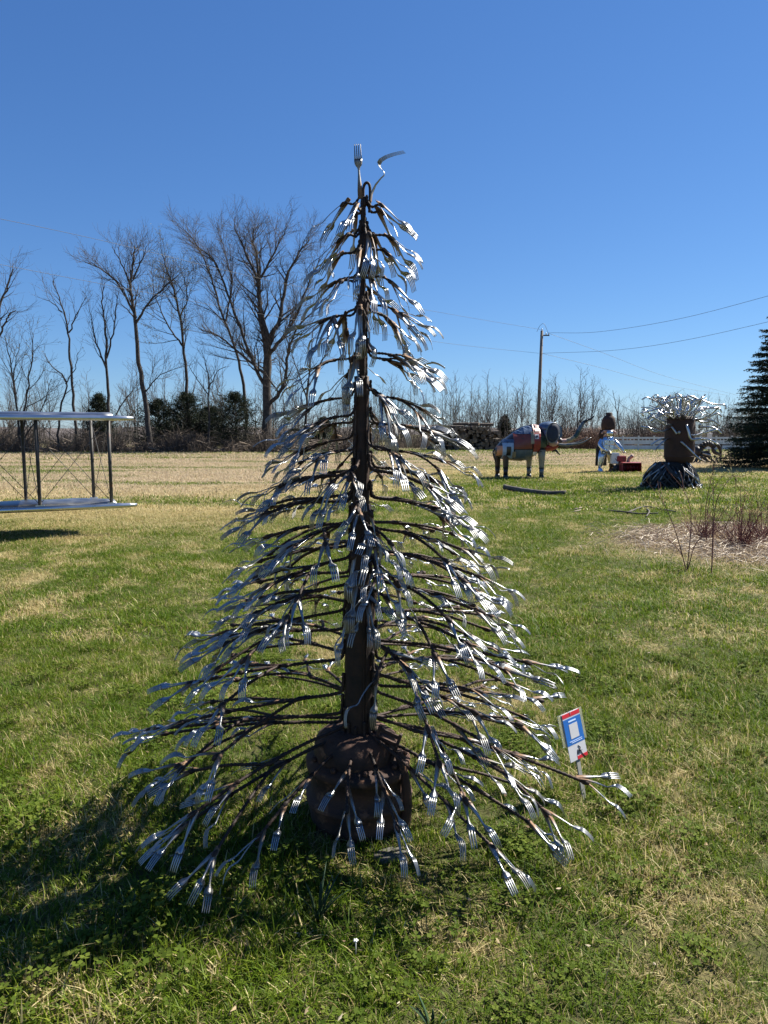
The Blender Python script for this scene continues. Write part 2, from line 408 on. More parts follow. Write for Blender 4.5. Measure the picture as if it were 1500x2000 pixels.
def zone(y0, y1, dens, seed, margin=1.6, k=.56):
    r_ = np.random.default_rng(seed); wmax = k * y1 + margin
    n = int(dens * (y1 - y0) * 2 * wmax); y = r_.uniform(y0, y1, n); x = r_.uniform(-wmax, wmax, n)
    keep = np.abs(x) < k * y + margin; return x[keep], y[keep], r_
def grass(name, y0, y1, dens, seed, protos, smin, smax, weights, z=True):
    x, y, r_ = zone(y0, y1, dens, seed); n = len(x)
    # clumpiness: taller in some places
    c = .5 + .5 * np.sin(x * 2.1 + 1.3 * np.sin(y * 1.7)) * np.sin(y * 2.6 + np.sin(x * 3.1))
    s = r_.uniform(smin, smax, n) * (.75 + .5 * c)
    idx = r_.choice(len(protos), n, p=np.array(weights) / sum(weights))
    zz = np.array([hgt(a, b_) * smooth(60, 20, abs(b_)) * smooth(14, 8, abs(a)) for a, b_ in zip(x, y)])
    rot = np.stack([r_.normal(0, .06, n), r_.normal(0, .06, n), r_.uniform(0, 6.28, n)], 1)
    return scatter(name, protos, np.stack([x, y, zz], 1), rot, s, idx)
near = [tuft('blades', 10 + i, 46, .075, (.036, .048, .040, .060, .032, .044)[i], .0040, .9, .8) for i in range(6)] + [tuft('matted_blades', 30 + i, 40, .08, .05, .0036, 2.2, 1.4) for i in range(2)] + [clover('clover', 40 + i, 30, .08) for i in range(2)]
grass('grass', 1.0, 5.2, 430, 3, near, .75, 1.25, [1] * 6 + [1.5, 1.5] + [.12, .12])
mid = [tuft('blades', 60 + i, 56, .14, (.036, .048, .040, .056)[i], .0062, .9, .8) for i in range(4)] + [tuft('matted_blades', 70 + i, 50, .15, .055, .0065, 2.2, 1.3) for i in range(2)]
grass('grass', 5.2, 14.5, 125, 4, mid, .75, 1.25, [1] * 4 + [1, 1])
far = [tuft('blades', 80 + i, 70, .36, (.06, .075, .05)[i], .017, .9, .8, segs=2) for i in range(3)]
grass('grass', 14.5, 40, 16, 5, far, .75, 1.25, [1, 1, 1])
farther = [tuft('blades', 90 + i, 70, .6, (.08, .10, .07)[i], .04, .9, .8, segs=2) for i in range(3)]
grass('grass', 40, 66, 5, 6, farther, .75, 1.25, [1, 1, 1])

# dry leaf scraps and bare straw bits lying in the turf
r_ = random.Random(91); q = MB()
M['dry_leaf'] = leaf_mat('dry_leaf', [(0, (.16, .10, .055)), (.6, (.33, .24, .14)), (1, (.55, .47, .34))], .2, .8)
for _ in range(700):
    y = 1.2 + 11 * r_.random() ** 1.3; x = r_.uniform(-1, 1) * (.6 * y + .8); z = r_.uniform(.012, .035); s_ = r_.uniform(.006, .016) * (.8 if r_.random() < .9 else 1.3); a = r_.uniform(0, 6.28)
    u, v = Vector((cos(a), sin(a), r_.uniform(-.3, .3))) * s_, Vector((-sin(a), cos(a), r_.uniform(-.5, .5))) * s_ * .5
    c = Vector((x, y, z)); q.add([c - u, c + v, c + u * 1.1 + Vector((0, 0, s_ * .4)), c - v * .9], [(0, 1, 2, 3)], r_.uniform(.01, 1))
setting(q.build('dry_leaves', M['dry_leaf'], smooth=False), 'stuff')
# ------------------------------------------------------------------ bare trees
def bump_path(r_, p, d, L, n, wob, up):
    P = [p.copy()]; d = d.normalized()
    for i in range(n):
        d = (d + Vector((r_.gauss(0, wob), r_.gauss(0, wob), r_.gauss(0, wob * .6) + up))).normalized()
        P.append(P[-1] + d * (L / n))
    return P
def tree_meshes(limbs, seed, spread=1.0, twig=1.0, dens=1.5, up=.07, buds=0, start=.28, minr=.011):
    """limbs: list of (points, r0, r1). Returns trunk mesh builder, crown mesh builder, bud mesh builder."""
    r_ = random.Random(seed); tr, cr, bd = MB(), MB(), MB()
    def offs(path, r0, r1, lev, u_from):
        L = sum((path[i + 1] - path[i]).length for i in range(len(path) - 1))
        gap = (.62, .42, .30)[lev] / dens; u = u_from + r_.random() * gap / L
        while u < 1.0:
            i = min(len(path) - 2, int(u * (len(path) - 1))); f = u * (len(path) - 1) - i
            p = path[i].lerp(path[i + 1], f); t = (path[i + 1] - path[i]).normalized()
            ax = t.orthogonal().normalized(); ax = Matrix.Rotation(r_.uniform(0, 6.28), 3, t) @ ax
            ang = r_.uniform(.4, .95) * (1 if lev else .85); d = (t * cos(ang) + ax * sin(ang) * spread).normalized()
            if d.z < -.15: d.z *= -.4
            rr = lerp(r0, r1, u); l = (r_.uniform(1.6, 4.2) * (1.15 - .80 * u), r_.uniform(.8, 2.1) * (1.1 - .4 * u), r_.uniform(.4, 1.05))[lev] * twig
            cr0 = max(minr * (1.25, .9, .62)[lev], rr * (.5, .5, .55)[lev]); cr1 = minr * (.6, .5, .4)[lev]
            q = bump_path(r_, p, d, l, (5, 4, 3)[lev], (.16, .17, .18)[lev], up)
            n = len(q) - 1
            (tr if lev == 0 and cr0 > .03 else cr).tube(q, [lerp(cr0, cr1, k / n) for k in range(n + 1)], (5, 3, 3)[lev], cap=False)
            if lev < 2: offs(q, cr0, cr1, lev + 1, .18)
            elif buds and r_.random() < buds:
                for _ in range(3):
                    c = q[r_.randrange(1, len(q))] + Vector((r_.gauss(0, .05), r_.gauss(0, .05), r_.gauss(0, .05))); a = Vector((r_.gauss(0, 1), r_.gauss(0, 1), r_.gauss(0, 1))).normalized() * .05; b2 = a.orthogonal().normalized() * .03
                    bd.add([c - a, c + b2, c + a, c - b2], [(0, 1, 2, 3)], r_.uniform(.01, 1))
            u += gap / L * r_.uniform(.6, 1.4)
    for k, (P, r0, r1) in enumerate(limbs):
        P = spline(P, 5); P = [p + Vector((r_.gauss(0, .04), r_.gauss(0, .05), 0)) if 0 < i < len(P) - 1 else p for i, p in enumerate(P)]
        tr.tube(P, [lerp(r0, r1, (i / (len(P) - 1)) ** .8) for i in range(len(P))], 8 if r0 > .1 else 6, cap=False)
        offs(P, r0, r1, 0, start if k == 0 else .12)
    return tr, cr, bd
def px_tree(name, label, Y, base_px, limbs, seed, group='bare trees along the far edge of the field', bark='bark', **kw):
    B = base_at(base_px, Y); t = thing(name, label, 'tree', B, group=group); r_ = random.Random(seed * 7 + 1)
    k = Y / FPX; L = []
    for pts, w0, w1 in limbs:
        dy = r_.uniform(-1, 1) * (0 if not L else 1); P = []
        for i, (px, py) in enumerate(pts):
            q = at(px, py, Y) - B; q.y += dy * i * .55
            if not L and i == 0: q = Vector((q.x, 0, -.1))
            P.append(q)
        L.append((P, w0 * k / 2 * .82, w1 * k / 2 * .7))
    tr, cr, bd = tree_meshes(L, seed, **kw)
    tr.build('trunk', M[bark], t); 
    if cr.v: cr.build('crown', M['twig'], t)
    if bd.v: setting(bd.build('buds', M['buds'], t, False), 'stuff')
    return t
YL = 60
px_tree('bare_tree', 'big bare tree with thick multi-limbed trunk behind the fork tree', 60, 520, [
    ([(522, 878), (521, 800), (523, 700), (522, 655)], 26, 16), ([(522, 700), (508, 620), (500, 545), (470, 478), (446, 428)], 13, 2.5), ([(523, 660), (505, 590), (498, 500), (488, 462), (485, 432)], 11, 2.5),
    ([(524, 670), (545, 620), (556, 540), (583, 482), (600, 456)], 12, 2.5), ([(526, 690), (565, 640), (598, 560), (622, 500)], 10, 2.5), ([(518, 730), (480, 700), (425, 655), (385, 640)], 8, 2.5),
    ([(524, 790), (552, 760), (568, 690), (590, 640), (640, 600)], 11, 2.5), ([(522, 760), (495, 710), (450, 590), (418, 512), (380, 475)], 10, 2.5), ([(500, 560), (535, 500), (560, 450)], 7, 2)],
    5, start=.55, dens=1.6, twig=1.0)
px_tree('bare_tree', 'slim bare tree leaning over the dark cedars beside the big tree', 64, 482, [([(482, 878), (478, 770), (462, 690), (432, 610), (412, 540), (385, 480), (362, 450)], 9, 2), ([(440, 630), (452, 560), (440, 500), (420, 440)], 5, 1.5)], 6, start=.35, twig=1.05)
px_tree('bare_tree', 'tall leaning bare tree with wide crown above the wing tip', 59, 296, [([(296, 878), (284, 790), (270, 690), (262, 610), (255, 560), (261, 510), (262, 480)], 14, 3), ([(266, 620), (235, 560), (205, 530), (172, 515)], 6, 2), ([(266, 630), (290, 590), (318, 560), (345, 535)], 6, 2), ([(256, 560), (240, 516), (224, 486)], 5, 1.5), ([(260, 545), (278, 506), (288, 480)], 5, 1.5), ([(280, 770), (305, 735), (330, 720)], 4, 1.5)], 7, start=.45, dens=1.5, twig=.9)
px_tree('bare_tree', 'budding tree with a greenish top between two bare trees', 63, 372, [([(372, 878), (366, 780), (360, 690), (346, 590), (330, 540), (318, 500)], 10, 2.5), ([(360, 680), (330, 640), (306, 590), (296, 560)], 5, 1.5), ([(352, 620), (370, 580), (362, 540)], 4, 1.5)], 8, start=.4, buds=.5)
px_tree('bare_tree', 'slender bare tree with an open forked top above the wing', 60, 150, [([(150, 878), (144, 790), (138, 700), (132, 640), (118, 590), (104, 548)], 8, 2), ([(134, 650), (150, 610), (166, 580)], 4, 1.2), ([(122, 610), (100, 590), (86, 585)], 3, 1.2)], 9, start=.55, dens=.9, twig=.8)
px_tree('bare_tree', 'narrow upright bare tree over the outer wing struts', 61, 216, [([(216, 878), (212, 790), (208, 710), (205, 640), (200, 590), (204, 560)], 9, 2), ([(208, 700), (222, 640), (226, 590), (228, 570)], 5, 1.3), ([(208, 720), (190, 660), (184, 600)], 5, 1.3), ([(214, 830), (240, 780), (256, 755)], 4, 1.2)], 10, start=.4, dens=1.3, twig=.65, spread=.6)
px_tree('bare_tree', 'bare tree cut by the picture edge over the wing root', 56, -22, [([(-22, 878), (-20, 760), (-12, 660), (0, 600), (14, 560), (26, 525)], 12, 2.5), ([(-14, 690), (12, 640), (30, 620), (48, 612)], 6, 2), ([(-20, 640), (-40, 580), (-50, 540)], 6, 2)], 11, start=.4, dens=.9)
px_tree('bare_tree', 'low crooked bare tree between the two cedar clumps', 58, 408, [([(408, 878), (408, 790), (405, 730), (396, 690)], 6, 1.5), ([(406, 760), (424, 725), (440, 715)], 3, 1.2), ([(406, 770), (384, 735), (375, 715)], 3, 1.2)], 12, start=.4, dens=.9, twig=.7)
px_tree('bare_tree', 'many-stemmed bare tree behind the struts near the wing root', 58, 60, [([(40, 878), (32, 790), (18, 700), (8, 655)], 6, 1.5), ([(42, 860), (52, 770), (62, 690), (60, 648)], 6, 1.5), ([(40, 850), (26, 740), (36, 670)], 5, 1.5), ([(44, 860), (80, 800), (98, 740)], 4, 1.5)], 13, start=.3, dens=1.0, buds=.12)
px_tree('bare_tree', 'crooked bare tree bending away over the upper wing', 57, 112, [([(112, 878), (118, 800), (130, 745), (100, 715), (88, 690)], 6, 1.5), ([(128, 750), (150, 720), (160, 690)], 3, 1.2)], 14, start=.35, dens=.8, twig=.75, buds=.25)
px_tree('bare_tree', 'bare tree rising straight behind the sculpture trunk', 66, 596, [([(596, 878), (598, 790), (606, 710), (612, 640)], 8, 2), ([(600, 760), (630, 700), (652, 660)], 4, 1.5), ([(600, 780), (580, 720), (570, 680)], 4, 1.5)], 15, start=.35, dens=.9)
px_tree('bare_tree', 'bare dead snag standing taller than the line behind the tall metal figure', 76, 1212, [([(1212, 872), (1208, 830), (1202, 790), (1197, 762)], 4, 1), ([(1206, 810), (1212, 785), (1214, 770)], 2.4, .8)], 16, start=.5, dens=.4, twig=.5)

# the young trees of the far line: a few kinds, copied
KINDS = []
for k in range(7):
    r_ = random.Random(300 + k); h = 8.0; lean = r_.uniform(-.5, .5); L = [([Vector((0, 0, -.1)), Vector((lean * .3, 0, h * .35)), Vector((lean * .7, r_.uniform(-.3, .3), h * .7)), Vector((lean, 0, h))], .075, .010)]
    for j in range(2 + k % 3):
        z = r_.uniform(.2, .5) * h; a = r_.uniform(0, 6.28); L.append(([Vector((lean * .4, 0, z)), Vector((cos(a) * .7, sin(a) * .7, z + 1.4)), Vector((cos(a) * 1.2, sin(a) * 1.2, z + 3.2))], .04, .009))
    KINDS.append(tuple(q.mesh(nm, M[mt]) for q, nm, mt in zip(tree_meshes(L, 310 + k, dens=.95, twig=.62, spread=.85, start=.25, minr=.0125, buds=.12 if k % 3 == 0 else 0), ('trunk', 'crown', 'buds'), ('bark_pale', 'twig', 'buds'))))
def young_tree(px, Y, s, r_, label, group):
    label = label.replace('thin', ('short thin' if s / Y < .0098 else 'middling thin' if s / Y < .0112 else 'tall thin'))
    t = thing('young_tree', label, 'tree', base_at(px, Y), r_.uniform(0, 6.28), group); t.scale = (s * r_.uniform(.85, 1.1), s * r_.uniform(.85, 1.1), s)
    for me in KINDS[r_.randrange(len(KINDS))]:
        if len(me.vertices):
            o = bpy.data.objects.new(me.name.split('.')[0], me); COL.objects.link(o); o.parent = t
            if me.name.startswith('buds'): setting(o, 'stuff')
r_ = random.Random(21)
def far_place(px):
    for lim, s in ((760, 'behind the fork tree trunk'), (850, 'seen between the forks beside the log pile'), (965, 'behind the log pile'), (1045, 'between the log pile and the utility pole'), (1160, 'between the utility pole and the metal figure'), (1250, 'between the metal figure and the pipe head'), (1380, 'behind the pipe-haired head')):
        if px < lim: return s
    return 'beside the spruce'
for i in range(96):
    px = lerp(640, 1475, (i + r_.random()) / 96); Y = r_.uniform(76, 96)
    young_tree(px, Y, Y / 86 * r_.uniform(.70, .98) * (1.0 if px < 1160 else .78), r_, 'thin bare tree of far line ' + far_place(px), 'thin trees of the far line')
for px, s in ((951, .98), (1016, .95), (1074, .97), (1124, 1.0), (890, .96)):
    young_tree(px, 78, s, r_, 'thin bare tree of far line ' + far_place(px), 'thin trees of the far line')
for i in range(56):
    px = r_.uniform(-40, 690); Y = r_.uniform(64, 84)
    young_tree(px, Y, Y / 70 * r_.uniform(.5, 1.05), r_, 'thin bare sapling in hedgerow ' + ('over the biplane wing' if px < 265 else 'by the dark cedars' if px < 500 else 'near the big bare tree'), 'saplings under the big bare trees')
# round budding tree behind the pipe head
B = base_at(1318, 70); t = thing('budding_tree', 'round-topped budding tree rising behind the pipe-haired head', 'tree', B)
L = [([Vector((0, 0, -.1)), Vector((.1, 0, 1.2)), Vector((0, 0, 2.6))], .22, .14)]
for j in range(8):
    a = j * .785 + .2; L.append(([Vector((0, 0, 1.9)), Vector((cos(a) * .9, sin(a) * .9, 3.3)), Vector((cos(a) * 1.7, sin(a) * 1.7, 4.1))], .08, .03))
q = tree_meshes(L, 77, dens=1.5, twig=.62, buds=.75, start=.6, minr=.014); q[0].build('trunk', M['bark'], t); q[1].build('crown', M['twig'], t); setting(q[2].build('buds', M['buds'], t, False), 'stuff')

# dark cedars in the hedgerow
def cedar(px, Y, h, w, seed, label, top=None):
    t = thing('cedar', label, 'tree', base_at(px, Y), group='dark cedars in the hedgerow'); r_ = random.Random(seed)
    b = MB(); b.tube([(0, 0, -.1), (0, 0, h * .9)], [.11, .02], 6); q = MB()
    for i in range(320):
        z = h * r_.uniform(.02, 1) ** 1.05; R = w * (1 - (z / h) ** 1.7) ** .8 * r_.uniform(.45, 1.2) + .10; a = r_.uniform(0, 6.28)
        e = Vector((cos(a) * R, sin(a) * R, z + R * r_.uniform(.1, .5))); s_ = Vector((0, 0, z * .92)); b.tube([s_, e], [.02, .006], 3, cap=False)
        for k in range(52):
            u = r_.uniform(.35, 1.05); c = s_.lerp(e, u) + Vector((r_.gauss(0, .10), r_.gauss(0, .10), r_.gauss(0, .09)))
            d = (e - s_).normalized() * .6 + Vector((r_.gauss(0, .5), r_.gauss(0, .5), r_.gauss(.25, .4))); d.normalize(); l = r_.uniform(.07, .2); wv = d.orthogonal().normalized(); wv.rotate(Matrix.Rotation(r_.uniform(0, 6.28), 3, d)); wv *= l * .16
            q.add([c - wv * .5, c + d * l * .5 + wv, c + d * l, c + d * l * .5 - wv], [(0, 1, 2, 3)], min(1, max(.01, r_.gauss(.4, .25))))
    b.build('trunk', M['bark'], t); q.build('foliage', M['cedar'], t, False); return t
cedar(197, 63, 4.9, 1.7, 1, 'small dark cedar beside the outer wing struts')
cedar(312, 62, 4.3, 3.1, 2, 'broad low dark cedar beyond the wing tip')
cedar(366, 63, 5.0, 2.8, 3, 'tallest dark cedar in the middle of the clump')
cedar(462, 61, 4.9, 3.0, 4, 'dark rounded cedar under the big bare tree')
cedar(412, 64, 3.8, 2.4, 7, 'lowest dark cedar filling the gap in the clump')
cedar(985, 88, 3.6, 1.1, 5, 'small olive cedar beside the utility pole')
cedar(632, 72, 3.0, 1.2, 6, 'low olive cedar glimpsed through the fork tree')

# spruce at the edge of the field
Bs = base_at(1524, 31.5); sp_ = thing('spruce_tree', 'dense dark blue-green spruce with drooping boughs at the lawn edge', 'tree', Bs)
r_ = random.Random(44); H = 7.9; b = MB(); b.tube([(0, 0, -.1), (0, 0, H * .5), (0, 0, H)], [.16, .09, .015], 8); b.build('trunk', M['bark'], sp_)
q, lb = MB(), MB()
z = .35
while z < H - .1:
    u = z / H; R = 2.45 * (1 - u) ** .82 + .10; nb = 9 if u < .7 else 6; a0 = r_.uniform(0, 6.28)
    for k in range(nb):
        a = a0 + k * 2 * pi / nb + r_.uniform(-.25, .25); r1 = R * r_.uniform(.78, 1.1); dr = r1 * (.22 * (1 - u) - .10)
        zj = z + r_.uniform(-.13, .13)
        P = [Vector((cos(a) * r1 * f, sin(a) * r1 * f, zj - dr * f * 1.6 + .26 * dr * f ** 3 * 2 + .05 * r1 * f ** 2)) for f in (0, .25, .5, .75, 1)]
        lb.tube(P, [.03 * (1 - u) + .008, .02, .014, .009, .004], 4, cap=False)
        n = int(10 + r1 * 17)
        for j in range(n):
            f = r_.uniform(.18, 1.0); i = min(3, int(f * 4)); c = P[i].lerp(P[i + 1], f * 4 - i); sd = r_.choice((-1, 1)); ang = a + sd * r_.uniform(.35, .95)
            l = r1 * .26 * (1.15 - f * .6) * r_.uniform(.6, 1.3) + .09; d = Vector((cos(ang), sin(ang), r_.uniform(-.5, .12))); e = c + d.normalized() * l
            sh = min(1, max(.01, r_.gauss(.42, .2)))
            for s_ in range(5):                          # short needle sprays along the side twig
                f2 = (s_ + r_.random()) / 5; cc = c.lerp(e, f2)
                for w_ in range(3):
                    dn = (d.normalized() * .8 + Vector((r_.gauss(0, .5), r_.gauss(0, .5), r_.gauss(.1, .45)))).normalized(); ln = r_.uniform(.05, .10); wv = dn.orthogonal().normalized(); wv.rotate(Matrix.Rotation(r_.uniform(0, 6.28), 3, dn)); wv *= .016
                    q.add([cc - wv, cc + wv, cc + dn * ln], [(0, 1, 2)], sh)
    z += .13 + .09 * u
lb.build('bough', M['bark'], sp_).__setitem__('kind', 'stuff'); q.build('needles', M['spruce'], sp_, False)

# ------------------------------------------------------------------ thicket under the trees (one mass)
def thicket(name, n, pxr, Yr, hr, mt, seed, rr=(.006, .014)):
    r_ = random.Random(seed); q = MB()
    for _ in range(n):
        Y = r_.uniform(*Yr); px_ = r_.uniform(*pxr); B = base_at(px_, Y); h = r_.uniform(*hr) * (.72 + .34 * sin(px_ * .037 + seed) + .22 * sin(px_ * .11 + 2 * seed)) * r_.choice((.45, .7, 1)); a = r_.uniform(0, 6.28); ln = r_.uniform(.1, 1.1) * h
        r0 = r_.uniform(*rr) * 1.6
        q.tube([B, B + Vector((cos(a) * ln * .3, sin(a) * ln * .3, h * .6)), B + Vector((cos(a) * ln, sin(a) * ln, h * r_.uniform(.6, 1)))], [r0, r0 * .8, r0 * .4], 3, cap=False)
    return setting(q.build(name, M[mt], smooth=False), 'stuff')
thicket('brush', 15000, (-60, 700), (55.5, 64), (.6, 2.6), 'brush', 1)
thicket('brush', 6500, (640, 1180), (70, 88), (.5, 2.3), 'brush', 2)
thicket('russet_brush', 4200, (1095, 1290), (69, 77), (.8, 3.0), 'russet_twig', 3)
thicket('brush', 5000, (1270, 1520), (70, 84), (1.0, 3.6), 'brush', 4)
thicket('far_woods', 5200, (600, 1520), (98, 130), (2.5, 7.5), 'twig', 5, (.012, .022))
thicket('far_woods', 3600, (-80, 700), (82, 112), (2.0, 7.0), 'twig', 6, (.010, .02))
# litter and cut branches at the edge of the field
r_ = random.Random(6); q = MB()
for _ in range(900):
    Y = r_.uniform(55.5, 59); B = base_at(r_.choice((r_.uniform(-50, 690), r_.uniform(540, 690))), Y); a = r_.uniform(0, 6.28); z = r_.uniform(.03, 1.0) * r_.random(); l = r_.uniform(.3, 1.2)
    q.tube([B + Vector((0, 0, z)), B + Vector((cos(a) * l, sin(a) * l, z + r_.uniform(-.2, .35)))], r_.uniform(.012, .035), 4, cap=False)
M['cut_wood'] = pmat('cut_wood', (.16, .12, .09), (.36, .29, .22), .9, .9)
setting(q.build('brush_litter', M['cut_wood'], smooth=False), 'stuff')
# ------------------------------------------------------------------ log pile
LP = base_at(905, 64); lp = thing('log_pile', 'long stack of dark cut logs with their sawn ends showing', 'log pile', LP)
r_ = random.Random(8); LOGS = []
for k in range(6):
    b = MB(); R = .21; n = 9; ph = r_.uniform(0, 6)
    rg = [[Vector((R * (1 + .08 * sin(2 * a + ph) + .05 * sin(3 * a)) * cos(a), y, R * (1 + .08 * sin(2 * a + ph)) * sin(a))) for a in [i * 2 * pi / n for i in range(n)]] for y in (-1.3, 0, 1.3)]
    b.rings(rg, cap=False); b.add(rg[0], [tuple(range(n))], 0, 1); b.add(rg[2], [tuple(range(n - 1, -1, -1))], 0, 1)
    LOGS.append(b.mesh('log', [M['log_bark'], M['log_end']], False))
for row in range(6):
    x = -3.2 + .2 * (row % 2) + max(0, row - 2) * .25
    while x < 3.05 - max(0, row - 3) * .3:
        s = r_.choice((.5, .65, .8, .95, 1.15)) * r_.uniform(.9, 1.1); w = .42 * s; top = 2.15 + .25 * sin(x * 1.3 + 1) - .5 * smooth(-2.2, -3.2, x)
        if row * .36 + .2 < top:
            o = bpy.data.objects.new('log', r_.choice(LOGS)); COL.objects.link(o); o.parent = lp
            o.location = (x + w / 2, r_.uniform(-.5, .5), .19 + row * .355 + r_.uniform(-.07, .07)); o.rotation_euler = (r_.gauss(0, .02), r_.uniform(0, 6), r_.gauss(0, .07)); o.scale = (s, r_.uniform(.8, 1.1), s)
        x += w * .96
for px_, z_, rz_ in ((.2, 2.35, 1.2), (1.5, 2.3, 1.75), (-1.2, 2.1, 1.4)):
    o = bpy.data.objects.new('log', LOGS[0]); COL.objects.link(o); o.parent = lp; o.location = (px_, -.2, z_); o.rotation_euler = (0, .1, rz_); o.scale = (.7, .9, .7)

# ------------------------------------------------------------------ white fence
YF = 62.0; fA, fB = base_at(1186, YF), base_at(1530, YF); span = 1.35; nsp = int((fB.x - fA.x) / span)
fence = thing('white_fence', 'long white board fence behind the sculptures', 'fence', fA)
b = MB(); b.box((0, 0, .62), (.11, .11, 1.30)); b.prism([(-.075, -.075, 1.27), (.075, -.075, 1.27), (.075, .075, 1.27), (-.075, .075, 1.27)], (0, 0, .035)); post = b.mesh('post', M['white_paint'], False)
b = MB(); b.box((span / 2, 0, 0), (span - .115, .035, .16)); rail = b.mesh('rail', M['white_paint'], False)
b = MB(); b.box((span / 2, 0, 0), (span - .115, .03, .34)); board = b.mesh('board', M['white_paint'], False)
b = MB(); b.box((0, 0, 0), (.07, .032, .12)); bal = b.mesh('baluster', M['white_paint'], False)
for i in range(nsp + 1):
    o = bpy.data.objects.new('post', post); COL.objects.link(o); o.parent = fence; o.location = (i * span, 0, 0)
    if i < nsp:
        for me, z in ((rail, 1.12), (board, .74), (board, .30)):
            o = bpy.data.objects.new(me.name.split('.')[0], me); COL.objects.link(o); o.parent = fence; o.location = (i * span, 0, z)
        for k in (.36, .66, .96):
            o = bpy.data.objects.new('baluster', bal); COL.objects.link(o); o.parent = fence; o.location = (i * span + k, 0, .975)
# grey cabinet on a post near the fence
t = thing('utility_box', 'narrow pale grey post box standing before the white fence', 'post box', base_at(1385, 50))
b = MB(); b.box((0, 0, .95), (.26, .22, 1.05)); b.box((0, -.002, 1.5), (.30, .26, .06)); edges(b.build('body', M['white_paint'], t, False), .01)
b = MB(); b.box((0, 0, .2), (.10, .10, .48)); b.build('post', M['pole_wood'], t, False)

# ------------------------------------------------------------------ utility pole and lines
YP = 72.0; Bp = base_at(1049, YP); pole = thing('utility_pole', 'weathered wooden utility pole carrying wires above the field', 'utility pole', Bp)
topw = at(1058.5, 646, YP) - Bp; b = MB(); b.tube([(0, 0, -.2), topw * .5, topw], [.20, .17, .135], 12); b.build('shaft', M['pole_wood'], pole)
k = YP / FPX
b = MB(); b.box(topw + Vector((.30, 0, -.45)), (.9, .09, .11)); edges(b.build('bracket', M['dark_iron'], pole, False), .01)
ins = MB(); ins.lathe([(.03, 0), (.075, .05), (.05, .10), (.07, .14), (.03, .2)], 10); im = ins.mesh('insulator', M['aluminium'])
for off in (Vector((.68, 0, -.39)), Vector((.42, 0, -.39)), Vector((0, 0, .02))):
    o = bpy.data.objects.new('insulator', im); COL.objects.link(o); o.parent = pole; o.location = topw + off
b = MB(); b.tube(spline([topw + Vector((-.5, 0, -.1)), topw + Vector((-.2, 0, .5)), topw + Vector((.2, 0, .65)), topw + Vector((.62, 0, -.2))], 5), .018, 5); b.build('jumper_wire', M['wire'], pole)
def line(P, label, r=.014):
    q = MB(); q.tube(spline(P, 10), r, 5); tag(q.build('power_line', M['wire']), label, 'power line', 'overhead power lines')
topW = topw + Bp; low = at(1056, 690, YP)
line([topW + Vector((.68, 0, -.2)), at(1170, 648, 66), at(1330, 622, 57), at(1560, 562, 46)], 'upper wire rising from the pole bracket over the spruce')
line([low + Vector((.17, 0, 0)), at(1200, 684, 66), at(1340, 664, 58), at(1560, 615, 48)], 'lower wire rising from the pole side towards the spruce top')
line([topW + Vector((0, 0, .1)), at(870, 612, 65), at(560, 555, 54), at(200, 470, 42), at(-60, 415, 36)], 'upper wire running from the pole top over the tall bare trees', .011)
line([low + Vector((-.17, 0, 0)), at(870, 670, 65), at(560, 622, 54), at(180, 551, 42), at(-60, 505, 36)], 'lower wire running from the pole side past the fork tree', .011)
line([topW + Vector((.68, 0, -.25)), at(1180, 690, 84), at(1300, 735, 100), at(1440, 772, 125)], 'faint upper wire sinking away behind the pipe-haired head', .015)
line([low + Vector((.17, 0, -.02)), at(1180, 720, 84), at(1300, 752, 100), at(1420, 772, 125)], 'faint lower wire sinking away towards the far trees', .015)

# ------------------------------------------------------------------ steel biplane wings
WD = Vector((-.895, -.445, 0)).normalized(); WR = Vector((-.62, .785, 0)).normalized()
# wing tip of the lower plane, 0.46 m above the lawn
tipL = gp(268, 986, .46); 
wing = thing('biplane_wings', 'bare metal biplane wing pair with wire-braced struts over the lawn', 'sculpture', (tipL.x, tipL.y, 0))
def wl_(s, c, z): return WD * s + WR * c + Vector((0, 0, z))
GAP = at(262, 817, tipL.y).z - tipL.z; SPAN, CH = 6.4, 1.3
M['wing_skin'] = pmat('wing_skin', (.26, .27, .29), (.40, .41, .42), 2.5, .30, 1, .004, 5, rough2=.5)
for nm, z0, tw in (('lower_wing', .46, 0), ('upper_wing', .46 + GAP, 0)):
    n = 26; m_ = 12; top, bot = [], []
    for i in range(n + 1):
        s = .30 + (SPAN - .30) * (i / n) ** 1.2; ch = CH * (1 - .62 * smooth(.75, .12, s) ) if s < .75 else CH
        rt, rb = [], []
        for j in range(m_ + 1):
            u = j / m_; cam_ = .085 * sin(pi * min(1, u ** .62)) + .010 * sin(s * 9 + u * 3) * u * (1 - u) * 2
            rt.append(wl_(s, ch * u, z0 + cam_ + .012)); rb.append(wl_(s, ch * u, z0 + cam_ - .004))
        top.append(rt + rb[::-1])
    w = MB(); w.rings(top, cap=True); wo = w.build(nm, M['wing_skin'], wing)
    w = MB(); w.tube([wl_(0, .02, z0), wl_(.12, 0, z0), wl_(.30, 0, z0), wl_(SPAN, 0, z0)], [.026, .036, .040, .040], 12); w.build('leading_edge', M['aluminium'], wo)
    w = MB()
    for q_ in range(1, 9):
        s = .5 + q_ * .72; P = [wl_(s, CH * u, z0 + .085 * sin(pi * min(1, u ** .62)) - .012) for u in (.04, .2, .4, .6, .8, .98)]; w.tube(P, .008, 4)
    w.build('rib', M['aluminium'], wo).__setitem__('kind', 'stuff')
SF, SR = .06, .98
posn = [(.36, 'a'), (1.37, 'b'), (2.42, 'c'), (3.5, 'd')]
